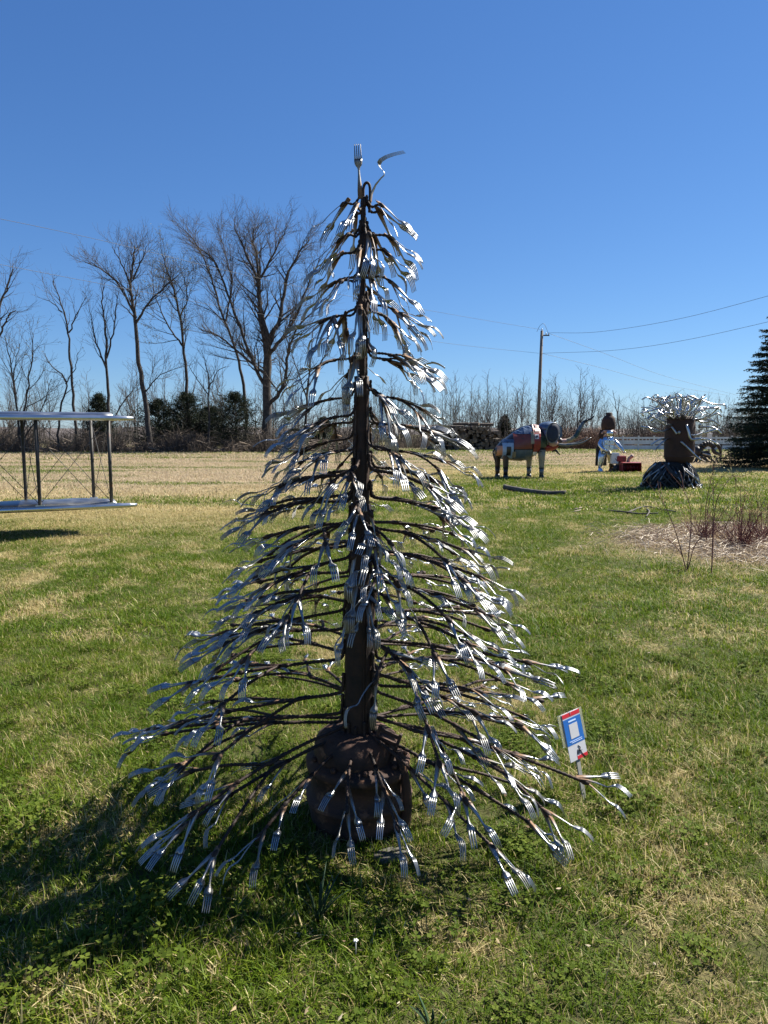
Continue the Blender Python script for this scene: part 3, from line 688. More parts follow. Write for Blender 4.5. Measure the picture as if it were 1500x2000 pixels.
for s, _ in posn:
    for c in (SF, SR):
        lean = wl_(0, 0, 0)
        cz = .085 * sin(pi * min(1, (c / CH) ** .62)) if c > .1 else .03
        w = MB(); w.tube([wl_(s, c, .46 + cz), wl_(s, c, .46 + GAP + cz * .6 - .02)], .026, 10); st = w.build('strut', M['strut_steel'], wing)
        w = MB(); w.box(wl_(s, c, .46 + cz + .01), (.12, .09, .025), Matrix.Rotation(radians(24), 3, 'Z')); w.build('foot_plate', M['aluminium'], st, False)
        w = MB(); w.box(wl_(s, c, .46 + GAP * .5), (.05, .062, .05), Matrix.Rotation(radians(24), 3, 'Z')); w.build('clamp', M['strut_steel'], st, False)
def wire(a, b_): w = MB(); w.tube([a, a.lerp(b_, .5) - Vector((0, 0, .01)), b_], .0045, 4); w.build('wire', M['wire'], wing)
for (s0, _), (s1, _) in zip(posn, posn[1:]):
    for c in (SF, SR):
        wire(wl_(s0, c, .52), wl_(s1, c, .46 + GAP)); wire(wl_(s1, c, .52), wl_(s0, c, .46 + GAP))
for s, _ in posn[:3]: wire(wl_(s, SF, .52), wl_(s, SR, .46 + GAP)); wire(wl_(s, SR, .54), wl_(s, SF, .46 + GAP))
for s in (5.0, 6.2):
    w = MB(); w.tube([wl_(s, .5, -.05), wl_(s, .5, .54)], .04, 10); w.build('stand', M['strut_steel'], wing)

# ------------------------------------------------------------------ elephant of scrap panels
EK = 25.0 / FPX / 6 * 1.0; E0 = gp(1012, 933.5); EK = E0.y / FPX / 6
ele = thing('elephant_sculpture', 'elephant built of coloured scrap car panels with trunk raised', 'sculpture', E0)
def ex(cx): return (cx - 492) * EK
def ez(cy): return (922 - cy) * EK
C_ = {k: pmat('panel_' + k, c1, c2, 5, .38, mt, 0, spots=((.07, .04, .025), 6, .63)) for k, c1, c2, mt in (
    ('rust_red', (.13, .030, .020), (.19, .045, .028), 0), ('slate', (.050, .080, .115), (.080, .12, .16), 0), ('pale_blue', (.20, .30, .44), (.30, .40, .52), 0), ('red', (.19, .012, .015), (.27, .022, .022), 0),
    ('navy', (.018, .028, .055), (.03, .045, .08), 0), ('copper', (.38, .17, .09), (.45, .22, .12), .2), ('cream', (.19, .165, .11), (.29, .25, .17), 0), ('silver_blue', (.045, .075, .13), (.13, .18, .26), .35), ('brown', (.030, .016, .012), (.060, .030, .022), 0), ('pink', (.33, .19, .16), (.40, .26, .22), 0), ('dark_green', (.02, .045, .04), (.03, .06, .05), 0), ('black', (.012, .012, .013), (.025, .025, .025), 0), ('grey', (.09, .10, .105), (.16, .175, .185), .2), ('white', (.6, .6, .6), (.7, .7, .7), 0))}
M['ear_navy'] = pmat('ear_navy', (.010, .015, .032), (.018, .026, .05), 5, .75)
BODY = [(215, 575, 640, .12), (250, 530, 668, .30), (300, 480, 690, .44), (400, 405, 718, .58), (520, 335, 726, .62), (620, 308, 700, .60), (700, 325, 640, .52), (770, 370, 610, .40), (800, 400, 600, .30)]
def esec(cx): zt_, zb_, hw = interp([(a, b_, c, d) for a, b_, c, d in BODY], cx); return ez(zt_), ez(zb_), hw
b = MB(); R = []
for i in range(28):
    cx = lerp(215, 800, i / 27); zt_, zb_, hw = esec(cx); zc_, hz = (zt_ + zb_) / 2, (zt_ - zb_) / 2
    R.append([Vector((ex(cx), -hw * cos(a) * (abs(cos(a)) ** -.15 if abs(cos(a)) > .05 else 1), zc_ + hz * sin(a))) for a in [2 * pi * k / 20 for k in range(20)]])
b.rings(R); b.build('body', C_['black'], ele)
def epanel(name, mt, x0, x1, y0, y1, off=.035, rx=.0, side=-1, label=None, sk=0):
    n = 7; G = []
    for i in range(n + 1):
        row = []
        for j in range(n + 1):
            v = j / n; cx = lerp(x0, x1, i / n) + sk * v; cy = lerp(y0, y1, v); zt_, zb_, hw = esec(cx); zc_, hz = (zt_ + zb_) / 2, (zt_ - zb_) / 2
            q = max(-.985, min(.985, (ez(cy) - zc_) / hz)); y = side * (hw * sqrt(1 - q * q) ** .85 + off)
            row.append(Vector((ex(cx), y, zc_ + hz * q + (off * q if abs(q) > .9 else 0))))
        G.append(row)
    q = MB(); R = [r + [p + Vector((0, -side * .03, 0)) for p in reversed(r)] for r in G]; q.rings(R); return q.build(name, mt, ele, False, label=label)
for sd in (-1, 1):
    epanel('panel', C_['rust_red'], 402, 606, 412, 580, .045, side=sd, label='rust red ribbed panel'); epanel('panel', C_['slate'], 415, 614, 588, 700, .04, side=sd, label='slate blue panel')
    epanel('panel', C_['copper'], 228, 284, 545, 655, .03, side=sd, label='copper rump panel')
    d_ = epanel('panel', C_['pale_blue'], 282, 396, 508, 688, .045, side=sd, label='pale blue door panel')
    epanel('panel', C_['black'], 322, 368, 552, 655, .062, side=sd, label='black window opening')
    epanel('panel', C_['cream'], 385, 425, 610, 680, .055, side=sd)
    epanel('panel', C_['silver_blue'], 255, 410, 470, 505, .03, side=sd); epanel('panel', C_['silver_blue'], 400, 610, 322, 408, .035, side=sd, label='shiny blue silver back panel'); epanel('panel', C_['cream'], 590, 628, 380, 520, .05, side=sd)
    epanel('panel', C_['red'], 622, 708, 318, 610, .05, side=sd, label='red collar band'); epanel('panel', C_['pink'], 640, 706, 312, 380, .064, side=sd); epanel('panel', C_['white'], 634, 682, 412, 465, .066, side=sd, label='white emblem patch'); epanel('panel', C_['navy'], 644, 674, 424, 448, .074, side=sd)
    epanel('panel', C_['dark_green'], 708, 790, 430, 560, .03, side=sd); epanel('panel', C_['white'], 622, 678, 612, 650, .04, side=sd)
# ribs of the rust red panel
# head, ears, cheek, jaw
b = MB(); b.ell((ex(830), 0, ez(425)), (120 * EK, .40, 150 * EK), 20, Matrix.Rotation(radians(18), 3, 'Y')); hd = b.build('head', C_['silver_blue'], ele)
b = MB(); b.ell((ex(835), 0, ez(345)), (140 * EK, .36, 80 * EK), 18); b.build('hood', C_['silver_blue'], hd)
for sd in (-1, 1):
    Mx = Matrix.Rotation(sd * radians(-22), 3, 'Z') @ Matrix.Rotation(radians(14), 3, 'Y')
    b = MB(); n = 22; rg = []
    for q_, t_ in ((.55, .05), (.93, .045), (1, .0), (.93, -.035), (.55, -.02)):
        rg.append([Vector((ex(845), sd * .50, ez(395))) + Mx @ Vector((86 * EK * q_ * cos(a), sd * t_, 112 * EK * q_ * sin(a))) for a in [2 * pi * k / n for k in range(n)]])
    b.rings(rg if sd > 0 else rg[::-1]); ea = b.build('ear', M['ear_navy'], ele)
    b = MB(); P = [Vector((ex(845), sd * .515, ez(395))) + Mx @ Vector((88 * EK * cos(a), 0, 114 * EK * sin(a))) for a in [2 * pi * k / 28 for k in range(29)]]; b.tube(P, .022, 6); b.build('rim', C_['grey'], ea)
    b = MB(); b.ell((ex(868), sd * .30, ez(512)), (60 * EK, .14, 42 * EK), 12); b.build('cheek', C_['pink'], ele)
    b = MB(); b.prism([Vector((ex(920), sd * .30, ez(300))), Vector((ex(962), sd * .26, ez(330))), Vector((ex(972), sd * .25, ez(430))), Vector((ex(930), sd * .28, ez(480)))], (0, sd * .05, 0)); b.build('panel', C_['silver_blue'], hd, False)
b = MB(); R = [[Vector((ex(x), w * cos(a), ez(zc_) + h * EK * sin(a))) for a in [2 * pi * k / 12 for k in range(12)]] for x, zc_, h, w in ((735, 555, 45, .26), (800, 565, 52, .30), (880, 555, 50, .27), (930, 545, 40, .2), (955, 535, 18, .1))]; b.rings(R); b.build('jaw', C_['red'], ele)
b = MB(); b.tube(spline([Vector((ex(880), 0, ez(600))), Vector((ex(915), 0, ez(598))), Vector((ex(950), 0, ez(625))), Vector((ex(972), 0, ez(655)))], 4), [.07, .065, .06, .055, .05, .045, .04, .035, .03, .025, .02, .018, .015], 8); b.build('lip', C_['black'], ele)
TR = [(935, 470, 46, 'brown'), (985, 500, 40, 'pink'), (1040, 492, 34, 'cream'), (1100, 472, 32, 'cream'), (1135, 450, 32, 'dark_green'), (1165, 420, 31, 'dark_green'), (1185, 375, 30, 'grey'), (1212, 325, 28, 'grey'), (1238, 278, 24, 'black'), (1280, 248, 19, 'black'), (1325, 236, 15, 'black'), (1352, 205, 10, 'black')]
for (x0, y0, r0, c0), (x1, y1, r1, c1) in zip(TR, TR[1:]):
    a, b_ = Vector((ex(x0), 0, ez(y0))), Vector((ex(x1), 0, ez(y1))); b = MB(); e = (b_ - a) * .12
    b.tube([a - e, a, b_, b_ + e * .5], [r0 * EK * .8, r0 * EK * .82, r1 * EK * .84, r1 * EK * .82], 12); b.build('trunk_segment', C_[c0], ele)
for sd in (-1, 1):
    P = spline([Vector((ex(930), sd * .22, ez(530))), Vector((ex(1035), sd * .27, ez(535))), Vector((ex(1190), sd * .30, ez(512))), Vector((ex(1310), sd * .24, ez(448)))], 5)
    b = MB(); b.tube(P, [lerp(18, 4, (i / (len(P) - 1)) ** 1.3) * EK for i in range(len(P))], 9); b.build('tusk', C_['grey'], ele)
b = MB(); b.tube([Vector((ex(940), 0, ez(552))), Vector((ex(1020), 0, ez(560))), Vector((ex(1088), 0, ez(548)))], [22 * EK, 18 * EK, 8 * EK], 8); b.build('mouth', C_['black'], ele)
for cx, sd, rear in ((740, -1, 0), (636, 1, 0), (325, -1, 1), (262, 1, 1)):
    y = sd * .30; c0 = 'brown' if rear else 'cream'; c1 = 'brown' if rear else 'grey'
    leg = thing_leg = MB(); leg.rings([[Vector((ex(cx + dx) + w * EK * cos(a), y + w * EK * sin(a), ez(zz))) for a in [2 * pi * k / 14 for k in range(14)]] for zz, w, dx in ((590, 46, 0), (680, 38, 0), (780, 31, 2), (800, 30, 2))]); lo = leg.build('leg', C_[c0], ele)
    q = MB(); q.rings([[Vector((ex(cx + 2) + w * EK * cos(a), y + w * EK * sin(a), ez(zz))) for a in [2 * pi * k / 14 for k in range(14)]] for zz, w in ((806, 29), (880, 25))]); q.build('shin', C_[c1], lo)
    q = MB(); q.rings([[Vector((ex(cx + 2) + w * EK * cos(a), y + w * EK * sin(a), ez(zz))) for a in [2 * pi * k / 14 for k in range(14)]] for zz, w in ((878, 25), (900, 30), (930, 37))]); q.build('foot', C_['black'], lo)
    q = MB(); q.lathe([(33 * EK, ez(806)), (33 * EK, ez(796))], 14, (ex(cx + 2), y, 0)); q.build('band', C_['black'], lo)
b = MB(); b.tube(spline([Vector((ex(222), 0, ez(580))), Vector((ex(194), 0, ez(610))), Vector((ex(202), 0, ez(670))), Vector((ex(232), 0, ez(740)))], 4), .028, 7); b.build('tail', C_['black'], ele)

# ------------------------------------------------------------------ tall metal figure
F0 = gp(1182, 921.5); FK = F0.y / FPX / 5
fig = thing('figure_sculpture', 'tall shiny metal figure with a rust brown bulbous head', 'sculpture', F0)
def fx(cx): return (cx - 215) * FK
def fz(cy): return (858 - cy) * FK
def oval(b, rows, n=16, yo=0.0, depth=.6):               # rows: (crop x left, x right, crop y)
    R = []
    for l, r, cy in rows:
        c, h = (l + r) / 2, (r - l) / 2 * FK; R.append([Vector((fx(c) + h * cos(a), yo + h * depth * sin(a), fz(cy))) for a in [2 * pi * k / n for k in range(n)]])
    b.rings(R if rows[0][2] > rows[-1][2] else R[::-1]); return b
M['blue_chrome'] = pmat('blue_chrome', (.45, .52, .62), (.62, .66, .72), 5, .16, 1, .01, 9, rough2=.36)
M['gold_metal'] = pmat('gold_metal', (.40, .30, .18), (.50, .42, .28), 6, .3, .8)
hd = oval(MB(), [(200, 270, 455), (172, 298, 448), (164, 304, 425), (166, 303, 380), (174, 298, 345), (190, 285, 322), (206, 272, 312), (204, 270, 292), (214, 262, 284)], yo=.05, depth=.7).build('head', M['drum_rust'], fig)
oval(MB(), [(150, 195, 535), (150, 205, 490), (165, 215, 450)], yo=.16).build('hair', M['drum_rust'], hd); oval(MB(), [(262, 300, 520), (255, 300, 480), (262, 296, 450)], yo=.16).build('hair', M['drum_rust'], hd)
oval(MB(), [(190, 275, 478), (178, 284, 468), (176, 284, 452)], yo=-.06).build('face', C_['pink'], fig)
oval(MB(), [(214, 250, 522), (202, 262, 505), (198, 264, 480), (206, 258, 458)], yo=-.22, depth=.5).build('visor', M['chrome'], fig)
for x in (174, 296):
    b = MB(); b.ell((fx(x), -.02, fz(478)), (.05, .03, .07), 10, Matrix.Rotation(radians(-35 if x > 200 else 35), 3, 'Y')); b.build('ear', C_['pink'], fig)
oval(MB(), [(160, 262, 668), (158, 276, 640), (160, 286, 590), (168, 292, 550), (186, 285, 522), (205, 262, 508)], depth=.55).build('torso', M['blue_chrome'], fig)
for x0, x1, y0, y1 in ((180, 226, 548, 590), (232, 276, 548, 590), (176, 224, 598, 650), (230, 268, 598, 650)):
    b = MB(); P = [Vector((fx(x), -(.24 + .02 * sin(pi * (x - 160) / 130)), fz(y))) for x, y in ((x0, y0), (x1, y0), (x1 - 3, y1), (x0 + 3, y1))]; b.prism(P, (0, .06, 0)); edges(b.build('chest_panel', M['blue_chrome'], fig, False), .012)
def limb(name, mt, pts, w): P = spline([Vector((fx(x), y, fz(z))) for x, y, z in pts], 4); b = MB(); b.tube(P, [interp([(i / (len(w) - 1), v * FK) for i, v in enumerate(w)], k / (len(P) - 1))[0] for k in range(len(P))], 10); return b.build(name, mt, fig)
limb('arm', M['blue_chrome'], [(172, -.02, 540), (146, -.10, 590), (165, -.24, 632), (205, -.32, 655)], (16, 19, 15, 10)); limb('arm', M['chrome'], [(288, -.02, 545), (316, -.12, 588), (342, -.25, 630), (360, -.32, 662)], (16, 24, 20, 7))
for x, z in ((212, 658), (362, 668)):
    h = MB(); h.ell((fx(x), -.34, fz(z)), (.045, .03, .03), 8)
    for k in range(4): h.tube([Vector((fx(x) + .02, -.36 + k * .018, fz(z))), Vector((fx(x) + .07, -.37 + k * .018, fz(z) - .02)), Vector((fx(x) + .09, -.37 + k * .018, fz(z) - .055))], .009, 5)
    h.tube([Vector((fx(x), -.36, fz(z))), Vector((fx(x) + .03, -.40, fz(z) + .03)), Vector((fx(x) + .06, -.40, fz(z) + .01))], .010, 5); h.build('hand', M['chrome'], fig)
oval(MB(), [(146, 176, 826), (142, 190, 790), (142, 208, 720), (152, 218, 650)], yo=.02).build('leg', M['blue_chrome'], fig); oval(MB(), [(250, 284, 826), (240, 284, 760), (220, 276, 700), (212, 262, 655)], yo=-.04).build('leg', M['gold_metal'], fig)
for x, mt in ((160, 'blue_chrome'), (266, 'drum_rust')):
    b = MB(); R = [[Vector((fx(x + dx) + w * FK * cos(a), -.02 - .05 + .15 * (1 if sin(a) > 0 else 1.6) * sin(a) * w / 20, fz(z))) for a in [2 * pi * k / 12 for k in range(12)]] for z, w, dx in ((862, 23, 0), (845, 22, 0), (822, 16, 0))]; b.rings(R); b.build('boot', M[mt], fig)
b = MB(); b.prism([Vector((fx(x), .22, fz(z))) for x, z in ((132, 802), (136, 640), (160, 560), (200, 545), (230, 560), (242, 650), (242, 800))], (0, .03, 0)); b.build('back_panel', M['dark_iron'], fig, False)

# ------------------------------------------------------------------ snow blower the figure pushes
S0 = F0 + Vector((fx(370), -.35, 0)); S0.y = F0.y - .45
sb = thing('snow_blower', 'red snow blower with an open auger housing pushed by the metal figure', 'snow blower', (F0.x, S0.y, 0))
b = MB(); x0, x1, z0, z1 = fx(322), fx(498), .02, fz(757); dp = .34
prof = [Vector((0, -dp, z0)), Vector((0, -dp * .9, z0 + .03)), Vector((0, .10, z0 + .02)), Vector((0, .16, z1 * .35)), Vector((0, .14, z1 * .75)), Vector((0, -.02, z1)), Vector((0, -dp * .85, z1 * .97))]
inner = [p + Vector((0, -.015, -.015 if p.z > .2 else .015)) for p in prof]
R = [[Vector((x, p.y, p.z)) for p in prof[1:]] for x in (x0, x1)]; G = [[Vector((x, p.y - .018, p.z - .012 if p.z > .1 else p.z + .012)) for p in prof[1:]] for x in (x0, x1)]
b.rings([a + g[::-1] for a, g in zip(R, G)])
ho = b.build('auger_housing', C_['red'], sb, False)
for x in (x0 - .006, x1 - .006):
    b = MB(); b.prism([Vector((x, p.y - (.03 if i in (0, 6) else 0), p.z)) for i, p in enumerate(prof)], (.016, 0, 0)); b.build('side_plate', C_['red'], sb, False)
b = MB(); b.tube([(x0, -.12, z1 * .48), (x1, -.12, z1 * .48)], .02, 8)
for half in (0, 1):
    P = [Vector((lerp(x0 + .03, x1 - .03, i / 40), -.12 + .13 * cos(i * .8), z1 * .48 + .13 * sin(i * .8))) for i in range(41)]; b.tube(P, .022, 4)
b.build('auger', C_['red'], sb)
b = MB(); b.box((fx(345), .28, fz(728)), (90 * FK, .36, 55 * FK)); edges(b.build('engine_cover', C_['red'], sb, False), .03)
b = MB(); b.box((fx(290), .30, fz(725)), (75 * FK, .34, 105 * FK)); edges(b.build('engine_block', C_['white'], sb, False), .03)
b = MB(); b.box((fx(350), .26, fz(795)), (70 * FK, .40, 80 * FK)); edges(b.build('gearbox', C_['brown'], sb, False), .02)
b = MB(); P = spline([Vector((fx(405), .10, fz(760))), Vector((fx(415), .08, fz(725))), Vector((fx(445), .02, fz(695)))], 4); b.tube(P, [.07, .07, .068, .066, .066, .068, .07, .074, .08], 8); b.build('chute', C_['pink'], sb)
for y in (.12, .50):
    b = MB(); b.tube([Vector((fx(300), y - .05, .15)), Vector((fx(300), y + .05, .15))], .15, 18); b.build('wheel', C_['black'], sb)
for y in (.12, .48):
    b = MB(); b.tube(spline([Vector((fx(300), y, fz(745))), Vector((fx(262), y + .06, fz(700))), Vector((fx(222), y + .16, fz(668)))], 4), .016, 6); b.build('handlebar', C_['black'], sb)

# ------------------------------------------------------------------ pipe-haired head
M['soot'] = pmat('soot', (.006, .006, .006), (.014, .013, .012), 5, .9)
P0 = gp(1313, 954); PK = P0.y / FPX / 5
pot = thing('pipe_head_sculpture', 'rusty drum head with wild chrome exhaust pipe hair on black pipes', 'sculpture', P0)
def qx(cx): return (cx - 865) * PK
def qz(cy): return (1025 - cy) * PK
b = MB(); cxm = qx(917)
b.lathe([(PK * w, qz(y)) for y, w in ((770, 120), (745, 128), (735, 136), (700, 140), (560, 140), (430, 137), (360, 128), (335, 118), (326, 108), (332, 98), (420, 94))], 32, (cxm, 0, 0), wob=lambda z, a: 1 + .02 * sin(5 * a + z * 5)); b.build('drum', M['drum_rust'], pot)
for yy in (712, 352):
    b = MB(); b.lathe([(PK * (137 if yy > 500 else 125), qz(yy + 8)), (PK * (145 if yy > 500 else 133), qz(yy)), (PK * (137 if yy > 500 else 125), qz(yy - 8))], 32, (cxm, 0, 0)); b.build('hoop', M['drum_rust'], pot)
r_ = random.Random(12)
def pipe(name, pts, r, mt, n=7): P = spline(pts, 5); q = MB(); q.tube(P, r, n); return q.build(name, M[mt], pot)
def V3(cx, cy, y): return Vector((qx(cx), y, qz(cy)))
D = .41
HAIR = [[(800, 410, -.25), (700, 400, -.45), (600, 350, -.55), (560, 330, -.6)], [(790, 445, -.2), (680, 470, -.4), (560, 440, -.5), (475, 428, -.5)], [(800, 350, -.1), (700, 255, -.2), (600, 275, -.2), (490, 295, -.3)], [(830, 335, -.1), (760, 190, -.3), (690, 215, -.35)], [(850, 330, 0), (800, 200, -.1), (700, 150, -.1), (640, 165, 0), (640, 200, 0)],
  [(780, 540, -.2), (700, 570, -.4), (620, 645, -.5)], [(785, 550, -.1), (700, 545, -.2), (600, 600, -.3)], [(870, 330, -.1), (920, 200, -.2), (870, 140, -.25), (760, 160, -.3)], [(900, 330, 0), (930, 180, .1), (1010, 130, .1), (1120, 180, .1)], [(960, 330, 0), (1000, 220, 0), (1090, 160, .1), (1230, 205, .1), (1350, 215, .1), (1365, 255, .1)],
  [(1000, 340, -.1), (1100, 262, -.2), (1230, 255, -.3), (1262, 290, -.3)], [(1040, 370, -.1), (1130, 340, -.3), (1200, 300, -.4), (1250, 330, -.4)], [(1060, 430, -.2), (1150, 430, -.4), (1230, 460, -.4)], [(1060, 500, -.3), (1130, 470, -.45), (1200, 455, -.45), (1250, 490, -.4)], [(1060, 540, -.2), (1160, 550, -.3), (1240, 595, -.3)], [(1040, 350, .1), (1150, 380, .1), (1240, 370, .1)],
  [(800, 380, .2), (720, 340, .3), (600, 250, .4), (600, 320, .4)], [(785, 470, .2), (700, 470, .3), (640, 420, .4)]]
for h in HAIR: pipe('hair_pipe', [V3(*p) for p in h], r_.uniform(.022, .030), r_.choice(('chrome', 'worn_chrome', 'worn_chrome')))
for k in range(66):                                      # the thick of the mane, on all sides
    a = r_.uniform(0, 6.28); st = Vector((cxm + .3 * cos(a), .3 * sin(a), qz(335 + r_.uniform(0, 30)))); el = r_.uniform(.2, 1.2); d = Vector((cos(a) * cos(el), sin(a) * cos(el), sin(el))); L = r_.uniform(.5, .92)
    m1 = st + d * L * .5 + Vector((r_.gauss(0, .08), r_.gauss(0, .08), r_.gauss(.03, .06))); e = st + d * L + Vector((r_.gauss(0, .16), r_.gauss(0, .16), r_.gauss(-.05, .12)))
    if e.z > qz(110): e.z = qz(r_.uniform(110, 180)); m1.z = min(m1.z, e.z + .03)
    pts = [st, m1, e] if r_.random() < .5 else [st, m1, e, e + Vector((cos(a + r_.gauss(0, 1)) * .22, sin(a) * .2, r_.uniform(-.22, .1)))]
    pipe('hair_pipe', pts, r_.uniform(.013, .022), r_.choice(('chrome', 'worn_chrome', 'worn_chrome')))
for h, r0 in (([(912, 408, -.44), (925, 470, -.50), (945, 540, -.52), (1000, 545, -.50), (1072, 538, -.40)], .036), ([(868, 565, -.42), (930, 630, -.50), (1000, 700, -.52), (1052, 742, -.5)], .030), ([(960, 505, -.45), (1010, 505, -.47), (1075, 480, -.40)], .032), ([(785, 425, -.33), (805, 460, -.40), (825, 495, -.43)], .026)):
    pipe('face_pipe', [V3(*p) for p in h], r0, 'worn_chrome')
for x, z in ((845, 480), (1040, 410)):
    b = MB(); b.ell(V3(x, z, -.43), (.04, .05, .05), 10); b.build('eye', M['worn_chrome'], pot)
# black pipes heaped under it
b = MB(); b.lathe([(PK * w, qz(y)) for y, w in ((1028, 235), (960, 222), (880, 190), (800, 150), (765, 120))], 24, (qx(850), 0, 0), wob=lambda z, a: 1 + .05 * sin(6 * a + 9 * z)); b.build('base_core', M['soot'], pot)
for k in range(110):
    a = k * 2 * pi / 55 + r_.uniform(-.1, .1); sw = r_.uniform(-1.0, 1.0); pts = []
    top = r_.uniform(760, 860); bot = r_.uniform(960, 1026)
    for u in (0, .33, .66, 1):
        cy = lerp(top, bot, u); R = PK * interp([(750, 130), (800, 165), (880, 208), (960, 238), (1030, 252)], cy)[0] * (r_.uniform(.98, 1.06) + (.10 if k > 54 else 0) * sin(pi * u)); pts.append(Vector((qx(850) + R * cos(a + sw * u), R * sin(a + sw * u), qz(cy))))
    pts.append(pts[-1] + Vector((cos(a) * .10, sin(a) * .10, -.02 if pts[-1].z > .06 else .01)))
    pipe('base_pipe', pts, r_.uniform(.018, .030), r_.choice(('black_pipe',) * 6 + ('dark_iron',) * 2 + ('worn_chrome',) * 2), 6)

# ------------------------------------------------------------------ black jointed creature beside the spruce
Q0 = gp(1382, 905); QK = Q0.y / FPX / 11.54                # pixels of an enlargement of that part of the photograph
cr = thing('creature_sculpture', 'black jointed metal creature with a raised claw beside the spruce', 'sculpture', Q0)
def cx_(x): return (x - 600) * QK
def cz_(y): return (735 - y) * QK
b = MB(); b.ell((cx_(345), 0, cz_(475)), (95 * QK, .30, 130 * QK), 16); b.build('body', M['dark_iron'], cr)
for i in range(7):
    u = i / 6; x, y = lerp(400, 690, u), 440 - 150 * sin(pi * (u * .72 + .05)); nx_, ny_ = lerp(400, 690, u + .15), 440 - 150 * sin(pi * ((u + .15) * .72 + .05))
    a, c = Vector((cx_(x), 0, cz_(y))), Vector((cx_(nx_), 0, cz_(ny_))); b = MB(); b.tube([a, a.lerp(c, .15), a.lerp(c, .8), c], [55 * QK, 82 * QK * (1 - .3 * u), 76 * QK * (1 - .3 * u), 50 * QK], 12); b.build('arm_segment', M['dark_iron'], cr)
for sg, P in ((1, [(690, 330), (760, 300), (840, 360), (885, 460), (890, 560)]), (-1, [(690, 350), (700, 430), (760, 500), (830, 525), (880, 590)])):
    Q = spline([Vector((cx_(x), sg * .04, cz_(y))) for x, y in P], 4); b = MB(); n = len(Q); b.tube(Q, [QK * (14 + 46 * sin(pi * min(1, (i / (n - 1)) * .9 + .1))) for i in range(n)], 9, flat=.7); b.build('claw', M['black_pipe'], cr)
b = MB(); b.prism([Vector((cx_(x), -.12, cz_(y))) for x, y in ((440, 470), (560, 450), (650, 520), (640, 590), (540, 600), (450, 560))], (0, .24, 0)); edges(b.build('jaw', M['dark_iron'], cr, False), .02)
for i in range(7):
    b = MB(); x = 455 + i * 27; y = 512 + i * 7; b.lathe([(.004, -.0), (.035, .02), (.038, .09), (.02, .12)], 8, (cx_(x), -.15, cz_(y) - .06)); b.build('tooth', M['worn_chrome'], cr)
for P in ([(380, 540), (470, 640), (600, 700), (700, 680)], [(330, 570), (300, 680), (270, 760)], [(420, 560), (360, 700), (300, 765)], [(560, 590), (620, 640), (690, 690)], [(690, 560), (740, 640), (760, 735)]):
    for y in (-.22, .22):
        Q = spline([Vector((cx_(x), y * (1 + .3 * i), max(.01, cz_(z)))) for i, (x, z) in enumerate(P)], 4); b = MB(); n = len(Q); b.tube(Q, [QK * lerp(26, 12, i / (n - 1)) for i in range(n)], 7); b.build('leg', M['black_pipe'], cr)
b = MB(); b.tube([Vector((cx_(925), .2, 0)), Vector((cx_(925), .2, cz_(300)))], .06, 8); tag(b.build('steel_post', M['dark_iron'], None, False, Q0), 'short dark post standing beside the creature claw', 'post')

# ------------------------------------------------------------------ small sign on a stake
S1 = gp(1145, 1563); kS = (S1.y * cos(PITCH)) / FPX
rx = Vector((.086, .074, 0)); dn = Vector((.031, -.036, -.172)); rxn, dnn = rx.normalized(), dn.normalized(); nrm = rxn.cross(dnn).normalized()
if nrm.y > 0: nrm = -nrm
sign = thing('info_sign', 'small blue and white card sign with red stripes on a grey stake', 'sign', S1)
W_, H_ = .128, .205
top0 = at(1097, 1398, S1.y + .05) - S1                   # top left corner of the card
sg_top = top0 + rxn * W_ / 2
def card(u, v, o=0.0): return sg_top + rxn * (u - .5) * W_ + dnn * v * H_ + nrm * o
def sheet(name, mt, u0, v0, u1, v1, o, th=.0008, skew=0, label=None):
    b = MB(); b.prism([card(u0, v0, o), card(u1, v0 , o), card(u1, v1 - skew, o), card(u0, v1, o)], nrm * th); return b.build(name, mt, board_, False, label=label)
M['card_white'] = pmat('card_white', (.42, .42, .44), (.48, .48, .50), 4, .35); M['print_red'] = pmat('print_red', (.45, .015, .03), None, 4, .3); M['print_blue'] = pmat('print_blue', (.012, .10, .36), (.015, .12, .40), 4, .3); M['print_pale'] = pmat('print_pale', (.45, .58, .80), None, 4, .35); M['print_black'] = pmat('print_black', (.015, .015, .018), None, 4, .4)
M['stake'] = pmat('stake_wood', (.17, .165, .15), (.25, .245, .225), 6, .7)
b = MB(); b.prism([card(0, 0), card(1, 0), card(1, 1), card(0, 1)], nrm * -.003); board_ = b.build('board', M['card_white'], sign, False)
m, t, bb = nodes('clear_sleeve'); bb.inputs['Base Color'].default_value = (.62, .72, .68, 1); bb.inputs['Roughness'].default_value = .08; bb.inputs['Transmission Weight'].default_value = .9; bb.inputs['IOR'].default_value = 1.45
M['sleeve'] = m
b = MB(); b.prism([card(-.19, -.015, -.0045), card(1.19, -.015, -.0045), card(1.19, .66, -.0045), card(-.19, .66, -.0045)], nrm * -.0025); b.build('clear_sleeve', M['sleeve'], sign, False)
sheet('red_stripe', M['print_red'], 0, 0, 1, .085, .0001); sheet('blue_panel', M['print_blue'], 0, .115, 1, .665, .0001)
sheet('blank_patch', M['card_white'], .26, .24, .74, .545, .0012); sheet('lettering', M['print_pale'], .27, .165, .70, .195, .0012); sheet('lettering', M['print_pale'], .14, .585, .86, .597, .0012); sheet('lettering', M['print_pale'], .24, .617, .86, .629, .0012)
sheet('red_stripe', M['print_red'], .42, .93, 1, 1, .0001)
b = MB(); 
for seg_ in ([(.45, .90), (.50, .80), (.58, .82), (.52, .88), (.60, .89)], [(.56, .72), (.66, .78), (.60, .85), (.74, .84)], [(.58, .78), (.72, .93), (.86, 1.02)]): b.tube([card(u, v, .0018) for u, v in seg_], .0016, 4)
b.build('black_mark', M['print_black'], board_)
